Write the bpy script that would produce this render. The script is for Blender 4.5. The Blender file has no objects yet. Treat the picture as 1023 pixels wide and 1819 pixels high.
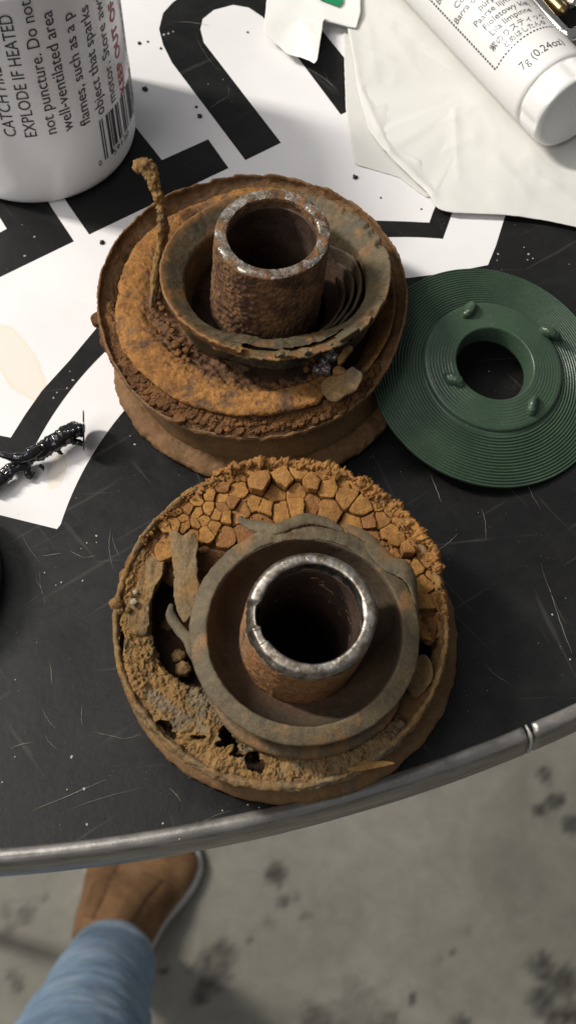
import bpy, math, random
import numpy as np
from mathutils import Vector

# ------------------------------------------------------------------ camera, world, light
SC = bpy.context.scene
CM = 0.005                       # one modelling unit is half a centimetre
F, PITCH, DIST = 2500.0, math.radians(61), 50.0
CX, CY = 511.5, 909.5
CAM = np.array([0, -DIST * math.cos(PITCH), DIST * math.sin(PITCH)])
FW = np.array([0, math.cos(PITCH), -math.sin(PITCH)])
RT = np.array([1.0, 0, 0])
UP = np.array([0, math.sin(PITCH), math.cos(PITCH)])

cd = bpy.data.cameras.new('camera')
cam = bpy.data.objects.new('camera', cd)
SC.collection.objects.link(cam)
SC.camera = cam
cam.location = CAM * CM
cam.rotation_euler = (math.radians(90) - PITCH, 0, 0)
cd.sensor_fit = 'VERTICAL'
cd.sensor_height = 24
cd.lens = 24 * F / 1819
cd.clip_start = 0.01
cd.clip_end = 50
cd.dof.use_dof = True
cd.dof.focus_distance = 0.242
cd.dof.aperture_fstop = 30

W = bpy.data.worlds.new('World')
SC.world = W
W.use_nodes = True
bg = W.node_tree.nodes['Background']
bg.inputs[0].default_value = (0.93, 0.96, 1.0, 1)
bg.inputs[1].default_value = 0.16

def lamp(name, d, dist, sx, sy, power, col, target=(0, 0.02, 0)):
    l = bpy.data.lights.new(name, 'AREA')
    l.shape = 'RECTANGLE'
    l.size, l.size_y = sx, sy
    l.energy = power
    l.color = col
    o = bpy.data.objects.new(name, l)
    SC.collection.objects.link(o)
    d = Vector(d).normalized()
    o.location = Vector(target) + d * dist
    o.rotation_euler = d.to_track_quat('Z', 'Y').to_euler()
    return o

lamp('ceiling_tube_lamp', (-0.72, 0.24, 0.78), 2.0, 0.14, 0.45, 42, (1.0, 0.95, 0.87))
lamp('overhead_soft_fill', (-0.80, 0.32, 1.9), 2.3, 1.1, 1.0, 13, (1.0, 0.97, 0.92))  # added soft fill, also gives the black top its sheen
lamp('front_left_fill', (-0.65, -0.55, 0.95), 2.4, 1.2, 1.2, 14, (1.0, 0.97, 0.93))  # added fill that brightens the sides facing the camera

SC.view_settings.view_transform = 'Standard'
SC.view_settings.look = 'None'
SC.view_settings.exposure = 0.0
SC.view_settings.gamma = 1.0

# ------------------------------------------------------------------ helpers
rng = np.random.default_rng(7)
random.seed(7)

def ray(px, py):
    return FW * F + RT * (px - CX) + UP * (CY - py)

def at(px, py, z=0.0):
    """the point of the horizontal plane at height z seen at a photograph pixel (modelling units)"""
    d = ray(px, py)
    return CAM + d * ((z - CAM[2]) / d[2])

_perm = np.random.default_rng(3).permutation(256)
_perm = np.concatenate([_perm, _perm, _perm])
_g = np.random.default_rng(4).normal(size=(256, 3))
_g /= np.linalg.norm(_g, axis=1)[:, None]

def perlin(P):
    P = np.asarray(P, float)
    sh = P.shape[:-1]
    P = P.reshape(-1, 3)
    I = np.floor(P).astype(int)
    f = P - I
    I &= 255
    u = f * f * f * (f * (f * 6 - 15) + 10)
    out = np.zeros(len(P))
    for dx in (0, 1):
        for dy in (0, 1):
            for dz in (0, 1):
                h = _perm[_perm[_perm[I[:, 0] + dx] + I[:, 1] + dy] + I[:, 2] + dz]
                g = _g[h]
                v = g[:, 0] * (f[:, 0] - dx) + g[:, 1] * (f[:, 1] - dy) + g[:, 2] * (f[:, 2] - dz)
                w = (u[:, 0] if dx else 1 - u[:, 0]) * (u[:, 1] if dy else 1 - u[:, 1]) * (u[:, 2] if dz else 1 - u[:, 2])
                out += w * v
    return (out * 1.6).reshape(sh)

def fbm(P, f=1.0, o=4, seed=0.0, gain=0.5):
    P = np.asarray(P, float) * f + seed * 17.31
    a, s, t = 1.0, 0.0, 0.0
    for k in range(o):
        s = s + a * perlin(P)
        t += a
        a *= gain
        P = P * 2.03 + 5.7
    return s / t

def cell(P, f=1.0, seed=0):
    """distance to the nearest random point (lumpy grains)"""
    P = np.asarray(P, float) * f + seed * 3.7
    sh = P.shape[:-1]
    P = P.reshape(-1, 3)
    I = np.floor(P).astype(int)
    fr = P - I
    best = np.full(len(P), 9.0)
    rr = np.random.default_rng(11).random((256, 3))
    for dx in (-1, 0, 1):
        for dy in (-1, 0, 1):
            for dz in (-1, 0, 1):
                h = _perm[_perm[_perm[(I[:, 0] + dx) & 255] + ((I[:, 1] + dy) & 255)] + ((I[:, 2] + dz) & 255)]
                d = np.array([dx, dy, dz]) + rr[h] - fr
                best = np.minimum(best, (d * d).sum(1))
    return np.sqrt(best).reshape(sh)

def sstep(a, b, x):
    t = np.clip((np.asarray(x, float) - a) / (b - a), 0, 1)
    return t * t * (3 - 2 * t)

def mesh(name, V, Fc, mat=None, parent=None, smooth=True, tone=None, scale=CM):
    me = bpy.data.meshes.new(name)
    V = np.asarray(V, float).reshape(-1, 3) * scale
    if isinstance(Fc, np.ndarray):
        n, k = Fc.shape
        me.vertices.add(len(V))
        me.vertices.foreach_set('co', V.astype(np.float32).ravel())
        me.loops.add(n * k)
        me.loops.foreach_set('vertex_index', Fc.astype(np.int32).ravel())
        me.polygons.add(n)
        me.polygons.foreach_set('loop_start', (np.arange(n) * k).astype(np.int32))
        me.update(calc_edges=True)
        me.validate()
    else:
        me.from_pydata([tuple(v) for v in V], [], [tuple(int(i) for i in f) for f in Fc])
        me.update()
    if smooth:
        me.polygons.foreach_set('use_smooth', np.ones(len(me.polygons), bool))
    if tone is not None and len(me.vertices) == len(V):
        a = me.attributes.new('tone', 'FLOAT', 'POINT')
        a.data.foreach_set('value', np.asarray(tone, np.float32).ravel())
    o = bpy.data.objects.new(name, me)
    SC.collection.objects.link(o)
    if mat:
        me.materials.append(mat)
    if parent:
        o.parent = parent
    return o

def thing(name, label, cat, loc=(0, 0, 0), group=None, rotz=0.0):
    o = bpy.data.objects.new(name, None)
    o.empty_display_size = 0.01
    SC.collection.objects.link(o)
    o.location = np.asarray(loc, float) * CM
    o.rotation_euler = (0, 0, rotz)
    tag(o, label, cat, group)
    return o

def tag(o, label=None, cat=None, group=None, kind=None):
    if label: o['label'] = label
    if cat: o['category'] = cat
    if group: o['group'] = group
    if kind: o['kind'] = kind
    return o

def grid_faces(nu, nv, cu, cv):
    iu = np.arange(nu if cu else nu - 1)
    iv = np.arange(nv if cv else nv - 1)
    A, B = np.meshgrid(iu, iv, indexing='ij')
    A2, B2 = (A + 1) % nu, (B + 1) % nv
    return np.stack([A * nv + B, A2 * nv + B, A2 * nv + B2, A * nv + B2], -1).reshape(-1, 4)

def chaikin(P, closed, it=2):
    P = np.asarray(P, float)
    for _ in range(it):
        Q = np.roll(P, -1, 0) if closed else P[1:]
        A = P if closed else P[:-1]
        N = np.empty((len(A) * 2, P.shape[1]))
        N[0::2] = A * .75 + Q * .25
        N[1::2] = A * .25 + Q * .75
        if not closed:
            N = np.vstack([P[:1], N, P[-1:]])
        P = N
    return P

def resample(P, n, closed):
    P = np.asarray(P, float)
    Q = np.vstack([P, P[:1]]) if closed else P
    d = np.r_[0, np.cumsum(np.linalg.norm(np.diff(Q, axis=0), axis=1))]
    s = np.linspace(0, d[-1], n, endpoint=not closed)
    return np.stack([np.interp(s, d, Q[:, k]) for k in range(P.shape[1])], 1)

def lathe(name, prof, mat, parent, center=(0, 0), nth=360, ns=90, noise=(), mod=None, span=None, hole=None,
          tone=None, warp=None, closed=True, smooth_it=2, endtaper=0.06):
    """a solid of revolution whose cross-section is a loop; roughened along its normals, then warped"""
    pr = resample(chaikin(prof, closed, smooth_it), ns, closed)
    if span is None:
        TH = np.linspace(0, 2 * np.pi, nth, endpoint=False)
    else:
        TH = np.radians(np.linspace(span[0], span[1], nth))
    r = np.repeat(pr[None, :, 0], nth, 0)
    z = np.repeat(pr[None, :, 1], nth, 0)
    T = np.repeat(TH[:, None], ns, 1)
    if mod:
        r, z = mod(T, r, z)
    if span is not None:
        t = np.minimum((T - TH[0]), (TH[-1] - T)) / (TH[-1] - TH[0])
        j = fbm(np.stack([np.cos(T) * 2, np.sin(T) * 2, z * 0], -1), 3, 2)
        w = np.sqrt(np.clip(t / endtaper, 0.0, 1))
        rc, zc = r.mean(1, keepdims=True), z.mean(1, keepdims=True)
        r = rc + (r - rc) * w
        z = zc + (z - zc) * w
    if closed:
        dr = np.roll(r, -1, 1) - np.roll(r, 1, 1)
        dz = np.roll(z, -1, 1) - np.roll(z, 1, 1)
    else:
        dr, dz = np.gradient(r, axis=1), np.gradient(z, axis=1)
    L = np.hypot(dr, dz) + 1e-9
    nr, nz = dz / L, -dr / L
    P = np.stack([center[0] + r * np.cos(T), center[1] + r * np.sin(T), z], -1)
    D = 0
    for fn in noise:
        D = D + fn(P, T)
    if len(noise):
        P = P + D[..., None] * np.stack([nr * np.cos(T), nr * np.sin(T), nz], -1)
    Fc = grid_faces(nth, ns, span is None, closed)
    if hole is not None:
        hm = hole(P, T).reshape(-1)
        Fc = Fc[~hm[Fc].any(1)]
    tn = tone(P, T) if tone else None
    if warp:
        P = warp(P)
    # profile given counter-clockwise in (r,z): flip so normals look outward
    return mesh(name, P, Fc, mat, parent, tone=tn)

def N(amp, f, o=4, seed=0.0):
    return lambda P, T: amp * fbm(P, f, o, seed)

def NC(amp, f, seed=0):
    return lambda P, T: amp * (0.55 - cell(P, f, seed))

def NF(amp, f, k=3.0, seed=0.0):
    """scaly layers: noise cut into terraces with crisp edges"""
    def g(P, T):
        q = k * fbm(P, f, 5, seed, 0.55)
        fl = np.floor(q)
        return amp * (fl + sstep(0.40, 0.60, q - fl)) / k * 1.5
    return g

def slab(name, poly, z1, thick, mat, parent, nb=48, rings=8, bevel=0.08, rough=0.02, rf=3.0, jag=0.02, top=None,
         tone=None, warp=None, seed=0.0, dome=0.0, center=None, round_it=1, edge_pow=1):
    """a star-shaped plate: outline poly (n,2) or (n,3), top at z1 (or top(x,y)), rounded edge, rough"""
    poly = np.asarray(poly, float)
    B = resample(chaikin(poly, True, round_it) if round_it else poly, nb, True)
    c = B.mean(0) if center is None else np.asarray(center, float)
    bz = B[:, 2] if B.shape[1] > 2 else np.full(nb, z1)
    cz = bz.mean()
    d = B[:, :2] - c[:2]
    Ld = np.linalg.norm(d, axis=1, keepdims=True)
    B2 = B[:, :2] + d / Ld * (jag * fbm(np.c_[B[:, :2], np.zeros(nb)], 4, 3, seed))[:, None]
    d = B2 - c[:2]
    ts = list(np.linspace(0.12, 1, rings) ** 0.8)
    V, rowz = [], []
    V.append([[c[0], c[1], cz]])
    inset = 1 - bevel / np.maximum(Ld[:, 0], bevel * 1.5)
    for t in ts:
        k = (t * inset)[:, None]
        zz = cz + (bz - cz) * t ** edge_pow
        V.append(np.c_[c[:2] + d * k, zz])
    V.append(np.c_[c[:2] + d * (1 - (1 - inset) * 0.3)[:, None], bz - bevel * 0.3])
    V.append(np.c_[c[:2] + d, bz - bevel])
    V.append(np.c_[c[:2] + d * 0.99, bz - thick * 0.6])
    V.append(np.c_[c[:2] + d * 0.96, bz - thick])
    V.append([[c[0], c[1], cz - thick]])
    P = np.vstack([np.asarray(v, float) for v in V])
    if top is not None:
        P[:, 2] += top(P[:, 0], P[:, 1])
    if dome:
        t = np.linalg.norm(P[:, :2] - c[:2], axis=1) / Ld.mean()
        P[:-1 - 2 * nb, 2] += dome * np.clip(1 - t[:-1 - 2 * nb] ** 2, 0, 1)
    nz = rough * fbm(P, rf, 4, seed)
    P[:, 2] += nz
    P[:, 0] += 0.5 * rough * fbm(P, rf, 3, seed + 2)
    P[:, 1] += 0.5 * rough * fbm(P, rf, 3, seed + 5)
    m = len(ts) + 4
    Fc = [(0, 1 + i, 1 + (i + 1) % nb) for i in range(nb)]
    for k in range(m - 1):
        o1, o2 = 1 + k * nb, 1 + (k + 1) * nb
        Fc += [(o1 + i, o2 + i, o2 + (i + 1) % nb, o1 + (i + 1) % nb) for i in range(nb)]
    o1, last = 1 + (m - 1) * nb, 1 + m * nb
    Fc += [(o1 + i, last, o1 + (i + 1) % nb) for i in range(nb)]
    tn = tone(P) if tone else None
    if warp: P = warp(P)
    return mesh(name, P, Fc, mat, parent, tone=tn)

def catmull(P, n):
    P = np.asarray(P, float)
    Q = np.vstack([2 * P[0] - P[1], P, 2 * P[-1] - P[-2]])
    out = []
    m = len(P) - 1
    for s in np.linspace(0, m, n):
        i = min(int(s), m - 1)
        t = s - i
        a, b, c, d = Q[i], Q[i + 1], Q[i + 2], Q[i + 3]
        out.append(0.5 * (2 * b + (c - a) * t + (2 * a - 5 * b + 4 * c - d) * t * t + (3 * b - a - 3 * c + d) * t ** 3))
    return np.array(out)

def sweep(name, path, wid, thk, mat, parent, n=60, ns=16, noise=(), up=(0, 0, 1), roll=None, tone=None, warp=None, power=1.0):
    """a ribbon or rope along a path (k,3); wid and thk are half sizes, numbers or lists along the path"""
    P = catmull(path, n)
    Tn = np.gradient(P, axis=0)
    Tn /= np.linalg.norm(Tn, axis=1)[:, None]
    U = np.asarray(up, float)
    S = np.cross(Tn, U)
    S /= np.linalg.norm(S, axis=1)[:, None] + 1e-9
    Nn = np.cross(S, Tn)
    s = np.linspace(0, 1, n)
    def prof(v):
        v = np.atleast_1d(np.asarray(v, float))
        return np.interp(s, np.linspace(0, 1, len(v)), v)
    w, t = prof(wid), prof(thk)
    rl = prof(roll) if roll is not None else np.zeros(n)
    S2 = S * np.cos(rl)[:, None] + Nn * np.sin(rl)[:, None]
    N2 = -S * np.sin(rl)[:, None] + Nn * np.cos(rl)[:, None]
    a = np.linspace(0, 2 * np.pi, ns, endpoint=False)
    ca, sa = np.cos(a), np.sin(a)
    if power != 1.0:
        ca, sa = np.sign(ca) * np.abs(ca) ** power, np.sign(sa) * np.abs(sa) ** power
    end = np.sqrt(np.clip(np.minimum(s, 1 - s) / 0.02, 0.02, 1))
    off = S2[:, None, :] * (ca[None, :, None] * (w * end)[:, None, None]) + N2[:, None, :] * (sa[None, :, None] * (t * end)[:, None, None])
    X = P[:, None, :] + off
    if len(noise):
        nn = off / (np.linalg.norm(off, axis=2, keepdims=True) + 1e-9)
        D = 0
        for fn in noise: D = D + fn(X, None)
        X = X + nn * D[..., None] * end[:, None, None]
    Fc = grid_faces(n, ns, False, True)[:, ::-1]
    tn = tone(X) if tone else None
    if warp: X = warp(X)
    V = X.reshape(-1, 3)
    Fl = [tuple(f) for f in Fc] + [tuple(range(ns)), tuple(range((n - 1) * ns, n * ns))[::-1]]
    return mesh(name, V, Fl, mat, parent, tone=tn)

def tube(name, path, r, mat, parent, n=40, ns=14, **k):
    return sweep(name, path, r, r, mat, parent, n, ns, **k)

def sheet(name, poly, z, mat, parent, under=0.01):
    """a thin printed area: polygon with a top and short sides"""
    poly = np.asarray(poly, float)[:, :2]
    n = len(poly)
    ar = 0.5 * np.sum(poly[:, 0] * np.roll(poly[:, 1], -1) - np.roll(poly[:, 0], -1) * poly[:, 1])
    if ar < 0: poly = poly[::-1]
    V = np.vstack([np.c_[poly, np.full(n, z)], np.c_[poly, np.full(n, z - under)]])
    Fc = [tuple(range(n))] + [(i + n, (i + 1) % n + n, (i + 1) % n, i) for i in range(n)]
    return mesh(name, V, Fc, mat, parent, smooth=False)

# ------------------------------------------------------------------ materials
class G:
    """small wrapper round a node tree"""
    def __init__(s, name):
        s.m = bpy.data.materials.new(name)
        s.m.use_nodes = True
        s.t = s.m.node_tree
        s.b = s.t.nodes['Principled BSDF']
        s.tc = s.t.nodes.new('ShaderNodeTexCoord')
    def n(s, kind, **k):
        x = s.t.nodes.new(kind)
        for a, v in k.items():
            if hasattr(x, a): setattr(x, a, v)
        return x
    def l(s, a, b): s.t.links.new(a, b)
    def noise(s, scale, detail=5, rough=0.6, dist=0.0, vec=None):
        x = s.n('ShaderNodeTexNoise')
        x.inputs['Scale'].default_value = scale
        x.inputs['Detail'].default_value = detail
        x.inputs['Roughness'].default_value = rough
        x.inputs['Distortion'].default_value = dist
        s.l(vec or s.tc.outputs['Object'], x.inputs['Vector'])
        return x.outputs['Fac']
    def voro(s, scale, feat='F1', vec=None):
        x = s.n('ShaderNodeTexVoronoi')
        x.feature = feat
        x.inputs['Scale'].default_value = scale
        s.l(vec or s.tc.outputs['Object'], x.inputs['Vector'])
        return x.outputs['Distance']
    def ramp(s, fac, stops, interp='LINEAR'):
        x = s.n('ShaderNodeValToRGB')
        x.color_ramp.interpolation = interp
        e = x.color_ramp.elements
        while len(e) < len(stops): e.new(0.5)
        for i, (p, c) in enumerate(stops):
            e[i].position = p
            c = (c, c, c) if isinstance(c, (int, float)) else c
            e[i].color = (*c, 1)
        s.l(fac, x.inputs['Fac'])
        return x.outputs['Color']
    def mix(s, fac, a, b, mode='MIX'):
        x = s.n('ShaderNodeMix', data_type='RGBA', blend_type=mode)
        for sock, v in ((x.inputs[0], fac), (x.inputs[6], a), (x.inputs[7], b)):
            if isinstance(v, (int, float)): sock.default_value = v
            elif isinstance(v, tuple): sock.default_value = (*v, 1)
            else: s.l(v, sock)
        return x.outputs[2]
    def math(s, op, a, b=0.0):
        x = s.n('ShaderNodeMath', operation=op)
        for sock, v in ((x.inputs[0], a), (x.inputs[1], b)):
            if isinstance(v, (int, float)): sock.default_value = v
            else: s.l(v, sock)
        return x.outputs[0]
    def attr(s, name='tone'):
        x = s.n('ShaderNodeAttribute')
        x.attribute_name = name
        return x.outputs['Fac']
    def bump(s, h, strength, dist=0.0005, normal=None):
        x = s.n('ShaderNodeBump')
        x.inputs['Strength'].default_value = strength
        x.inputs['Distance'].default_value = dist
        s.l(h, x.inputs['Height'])
        if normal: s.l(normal, x.inputs['Normal'])
        s.l(x.outputs['Normal'], s.b.inputs['Normal'])
        return x.outputs['Normal']
    def set(s, **k):
        for a, v in k.items():
            a = a.replace('_', ' ')
            if isinstance(v, (int, float)): s.b.inputs[a].default_value = v
            elif isinstance(v, tuple): s.b.inputs[a].default_value = (*v, 1)
            else: s.l(v, s.b.inputs[a])
        return s

def rust(name, stops, tone=None, scale=170, fine=1300, lo=0.62, hi=1.25, rough=0.85, bump=0.6, bd=0.0004, spec=0.25, grain=3600, specks=None):
    g = G(name)
    c = g.ramp(g.noise(scale, 7, 0.62, 0.4), stops)
    if tone:
        c2 = g.ramp(g.noise(scale * 1.7, 6, 0.6, 0.6), tone)
        c = g.mix(g.attr(), c, c2)
    f = g.noise(fine, 5, 0.65)
    c = g.mix(1.0, c, g.ramp(f, [(0.25, lo), (0.75, hi)]), 'MULTIPLY')
    gr = g.noise(grain, 3, 0.7)
    c = g.mix(1.0, c, g.ramp(gr, [(0.3, 0.78), (0.7, 1.15)]), 'MULTIPLY')
    if specks:
        c = g.mix(g.ramp(g.noise(fine * 0.6, 3, 0.5), [(0.60, 0.0), (0.68, 1.0)]), c, specks)
    h = g.math('ADD', g.math('MULTIPLY', f, 1.0), g.math('MULTIPLY', gr, 0.45))
    g.bump(h, bump, bd)
    g.set(Base_Color=c, Roughness=rough)
    g.b.inputs['Specular IOR Level'].default_value = spec
    return g.m

M = {}
M['orange'] = rust('orange_rust', [(0.30, (0.15, 0.075, 0.034)), (0.43, (0.30, 0.135, 0.04)), (0.57, (0.37, 0.175, 0.05)), (0.70, (0.23, 0.125, 0.06))],
                   [(0.3, (0.085, 0.055, 0.042)), (0.5, (0.16, 0.082, 0.04)), (0.7, (0.20, 0.125, 0.075))], scale=190, bump=0.8, lo=0.5, hi=1.3, specks=(0.15, 0.065, 0.03))
M['chunk'] = rust('ochre_rust_block', [(0.3, (0.25, 0.115, 0.035)), (0.48, (0.37, 0.18, 0.05)), (0.62, (0.40, 0.20, 0.058)), (0.74, (0.27, 0.13, 0.05))],
                  [(0.3, (0.20, 0.085, 0.03)), (0.6, (0.26, 0.12, 0.05))], scale=230, bump=0.75, lo=0.62, hi=1.2)
M['crumb'] = rust('crumbly_rust', [(0.3, (0.11, 0.048, 0.02)), (0.5, (0.20, 0.092, 0.032)), (0.7, (0.28, 0.13, 0.045))],
                  [(0.3, (0.03, 0.015, 0.01)), (0.7, (0.08, 0.04, 0.022))], scale=260, bump=0.9, bd=0.0006)
M['crust'] = rust('yellow_brown_crust', [(0.3, (0.155, 0.09, 0.036)), (0.5, (0.265, 0.148, 0.050)), (0.7, (0.32, 0.182, 0.063))],
                  [(0.3, (0.16, 0.12, 0.075)), (0.7, (0.24, 0.175, 0.10))], scale=170, bump=0.7, bd=0.0005)
M['shell'] = rust('tan_brown_steel', [(0.3, (0.10, 0.062, 0.03)), (0.5, (0.165, 0.098, 0.043)), (0.7, (0.21, 0.125, 0.052))],
                  [(0.3, (0.12, 0.06, 0.028)), (0.55, (0.22, 0.115, 0.05)), (0.72, (0.13, 0.11, 0.08))], scale=120, bump=0.3, rough=0.7, lo=0.82, hi=1.1)
M['bore'] = rust('shade_brown_bore', [(0.3, (0.035, 0.022, 0.016)), (0.55, (0.075, 0.047, 0.034)), (0.72, (0.10, 0.062, 0.042))], scale=200, bump=0.4, rough=0.6)  # tube lining coloured darker, painting in the shade down the bore
M['dark'] = rust('shade_dark_rust', [(0.3, (0.02, 0.011, 0.008)), (0.6, (0.05, 0.025, 0.014)), (0.75, (0.08, 0.038, 0.018))], scale=240, bump=0.8)  # for hollows and cavity floors: rust with their shade put into the colour
M['cup'] = rust('dusty_rubber', [(0.3, (0.062, 0.048, 0.030)), (0.48, (0.105, 0.080, 0.046)), (0.7, (0.16, 0.119, 0.06))],
                [(0.3, (0.17, 0.085, 0.032)), (0.6, (0.27, 0.135, 0.045))], scale=150, fine=900, lo=0.72, hi=1.15, bump=0.35, rough=0.62, spec=0.35)
M['bowl'] = rust('dusty_shaded_bowl', [(0.3, (0.042, 0.030, 0.021)), (0.5, (0.068, 0.048, 0.031)), (0.7, (0.10, 0.07, 0.041))],
                 [(0.3, (0.06, 0.032, 0.02)), (0.7, (0.10, 0.055, 0.032))], scale=130, fine=1000, lo=0.8, hi=1.12, bump=0.3, rough=0.7, spec=0.3)  # dusty browns darkened to hold the shade inside the cups

def steel(name, rust_stops, pit, bump):
    """worn steel under rust: tone 0 = bare metal, 1 = rust"""
    g = G(name)
    f = g.noise(900, 6, 0.65)
    c_r = g.ramp(g.noise(300, 7, 0.65, 0.3), rust_stops)
    c_r = g.mix(1.0, c_r, g.ramp(f, [(0.25, 0.45), (0.75, 1.35)]), 'MULTIPLY')
    k = g.math('ADD', g.attr(), g.math('MULTIPLY', g.math('SUBTRACT', g.noise(520, 6, 0.7), 0.5), 1.7))
    k = g.ramp(k, [(0.30, 0.0), (0.62, 1.0)])
    c_m = g.ramp(g.noise(700, 4, 0.6), [(0.3, (0.15, 0.12, 0.085)), (0.45, (0.30, 0.26, 0.21)), (0.62, (0.50, 0.47, 0.43))])
    g.set(Base_Color=g.mix(k, c_m, c_r), Metallic=g.math('SUBTRACT', 1.0, k), Roughness=g.ramp(g.math('ADD', g.math('MULTIPLY', k, 0.7), g.math('MULTIPLY', g.noise(160, 5, 0.7, 0.5), 0.5)), [(0.12, 0.30), (0.35, 0.52), (1.0, 0.9)]))
    g.bump(g.math('MULTIPLY', g.math('ADD', f, g.math('MULTIPLY', g.voro(pit), 0.7)), g.math('ADD', g.math('MULTIPLY', k, 0.96), 0.04)), bump, 0.0005)
    return g.m
M['steel_pitted'] = steel('pitted_steel', [(0.28, (0.03, 0.017, 0.013)), (0.45, (0.11, 0.05, 0.022)), (0.58, (0.23, 0.115, 0.045)), (0.72, (0.10, 0.052, 0.03))], 1000, 0.8)
M['steel_worn'] = steel('worn_bright_steel', [(0.3, (0.20, 0.085, 0.028)), (0.55, (0.31, 0.145, 0.045)), (0.7, (0.17, 0.10, 0.055))], 1300, 0.4)

def laminate():
    g = G('black_laminate')
    big = g.noise(18, 6, 0.65, 0.3)
    f = g.noise(160, 6, 0.7)
    c = g.ramp(big, [(0.3, (0.005, 0.005, 0.0055)), (0.7, (0.011, 0.0105, 0.0105))])
    sm = g.ramp(g.math('MULTIPLY', g.noise(55, 8, 0.75, 1.2), g.noise(9, 3, 0.5)), [(0.22, 0.0), (0.42, 1.0)])
    c = g.mix(g.math('MULTIPLY', sm, 0.35), c, (0.035, 0.038, 0.035))
    for rot, sc, lo in ((0.6, 260, 0.66), (-0.9, 320, 0.67), (1.9, 220, 0.68), (0.1, 300, 0.685)):
        mp = g.n('ShaderNodeMapping')
        mp.inputs['Rotation'].default_value = (0, 0, rot)
        mp.vector_type = 'TEXTURE'
        mp.inputs['Scale'].default_value = (22, 1.0, 1.0)
        g.l(g.tc.outputs['Object'], mp.inputs['Vector'])
        sl = g.ramp(g.noise(sc * 2.2, 3, 0.5, 0.3, vec=mp.outputs[0]), [(lo, 0.0), (lo + 0.05, 1.0)])
        c = g.mix(g.math('MULTIPLY', sl, 0.22), c, (0.09, 0.085, 0.078))
    sp = g.ramp(g.noise(2300, 2, 0.5), [(0.70, 0.0), (0.76, 1.0)])
    c = g.mix(g.math('MULTIPLY', sp, 0.35), c, (0.10, 0.075, 0.06))
    g.set(Base_Color=c, Roughness=g.ramp(f, [(0.3, 0.30), (0.7, 0.48)]))
    g.b.inputs['Specular IOR Level'].default_value = 0.27
    g.bump(g.math('ADD', g.noise(600, 4, 0.6), g.math('MULTIPLY', g.noise(90, 3, 0.5), 0.6)), 0.12, 0.0003)
    return g.m
M['laminate'] = laminate()

def whiteprint():
    g = G('white_laminate_print')
    c = g.ramp(g.noise(40, 5, 0.6), [(0.3, (0.74, 0.725, 0.735)), (0.7, (0.80, 0.785, 0.79))])
    f = g.noise(420, 5, 0.7)
    c = g.mix(g.ramp(f, [(0.66, 0.0), (0.8, 0.35)]), c, (0.55, 0.53, 0.50))
    # two dried coffee-coloured smears
    for cx, cy, rx, ry, rot in STAINS:
        mp = g.n('ShaderNodeMapping')
        mp.vector_type = 'TEXTURE'
        mp.inputs['Location'].default_value = (cx * CM, cy * CM, 0)
        mp.inputs['Rotation'].default_value = (0, 0, rot)
        mp.inputs['Scale'].default_value = (rx * CM, ry * CM, 1)
        g.l(g.tc.outputs['Object'], mp.inputs['Vector'])
        ln = g.n('ShaderNodeVectorMath', operation='LENGTH')
        g.l(mp.outputs[0], ln.inputs[0])
        d = g.math('ADD', ln.outputs['Value'], g.math('MULTIPLY', g.math('SUBTRACT', g.noise(90, 4, 0.6, 0.5), 0.5), 1.3))
        e = g.ramp(d, [(0.0, 0.55), (0.8, 0.62), (0.93, 1.0), (1.02, 0.0)])
        c = g.mix(g.math('MULTIPLY', e, 0.6), c, (0.74, 0.60, 0.40))
    g.set(Base_Color=c, Roughness=g.ramp(g.noise(200, 4, 0.6), [(0.3, 0.34), (0.7, 0.5)]))
    g.b.inputs['Specular IOR Level'].default_value = 0.4
    return g.m
_a, _b = at(35, 650), at(102, 838)
_a, _b = _a - [-12.96, 40.86, 0], _b - [-12.96, 40.86, 0]
STAINS = [(_a[0], _a[1], 0.75, 2.3, 0.55), (_b[0], _b[1], 0.28, 0.75, -0.15)]
M['white'] = whiteprint()

def plain(name, col, rough=0.5, metal=0.0, spec=0.5, nscale=None, namp=0.12, bump=0.0, bscale=300, bd=0.0003, coat=0.0, sss=0.0):
    g = G(name)
    if nscale:
        a = tuple(max(0, x * (1 - namp)) for x in col)
        b = tuple(min(1, x * (1 + namp)) for x in col)
        c = g.ramp(g.noise(nscale, 5, 0.6), [(0.3, a), (0.7, b)])
        g.set(Base_Color=c)
    else:
        g.set(Base_Color=col)
    g.set(Roughness=rough, Metallic=metal)
    g.b.inputs['Specular IOR Level'].default_value = spec
    if coat: g.b.inputs['Coat Weight'].default_value = coat
    if bump: g.bump(g.noise(bscale, 5, 0.6), bump, bd)
    return g.m
M['ink'] = plain('black_ink', (0.025, 0.023, 0.035), 0.5)
M['ink_soft'] = plain('dark_grey_ink', (0.055, 0.052, 0.058), 0.5)
M['ink_red'] = plain('red_ink', (0.42, 0.02, 0.025), 0.5)
M['can'] = plain('white_enamel', (0.84, 0.84, 0.85), 0.22, spec=0.5, nscale=30, namp=0.03)
M['stick'] = plain('white_plastic_tube', (0.78, 0.77, 0.755), 0.38, spec=0.45, nscale=60, namp=0.03)
M['cap'] = plain('white_cap_plastic', (0.80, 0.79, 0.77), 0.3, spec=0.5, nscale=60, namp=0.02)
M['paper'] = plain('white_paper', (0.64, 0.632, 0.60), 0.6, spec=0.3, nscale=45, namp=0.03, bump=0.12, bscale=220, bd=0.0005)
M['paper2'] = plain('white_label_paper', (0.79, 0.79, 0.765), 0.55, spec=0.3, nscale=60, namp=0.03, bump=0.05)
M['green_ink'] = plain('green_print', (0.0, 0.22, 0.085), 0.5)
M['chrome'] = plain('chrome', (0.80, 0.78, 0.74), 0.10, metal=1.0, nscale=200, namp=0.06)
M['brass'] = plain('tarnished_brass', (0.36, 0.27, 0.13), 0.32, metal=1.0, nscale=260, namp=0.25)
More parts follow.
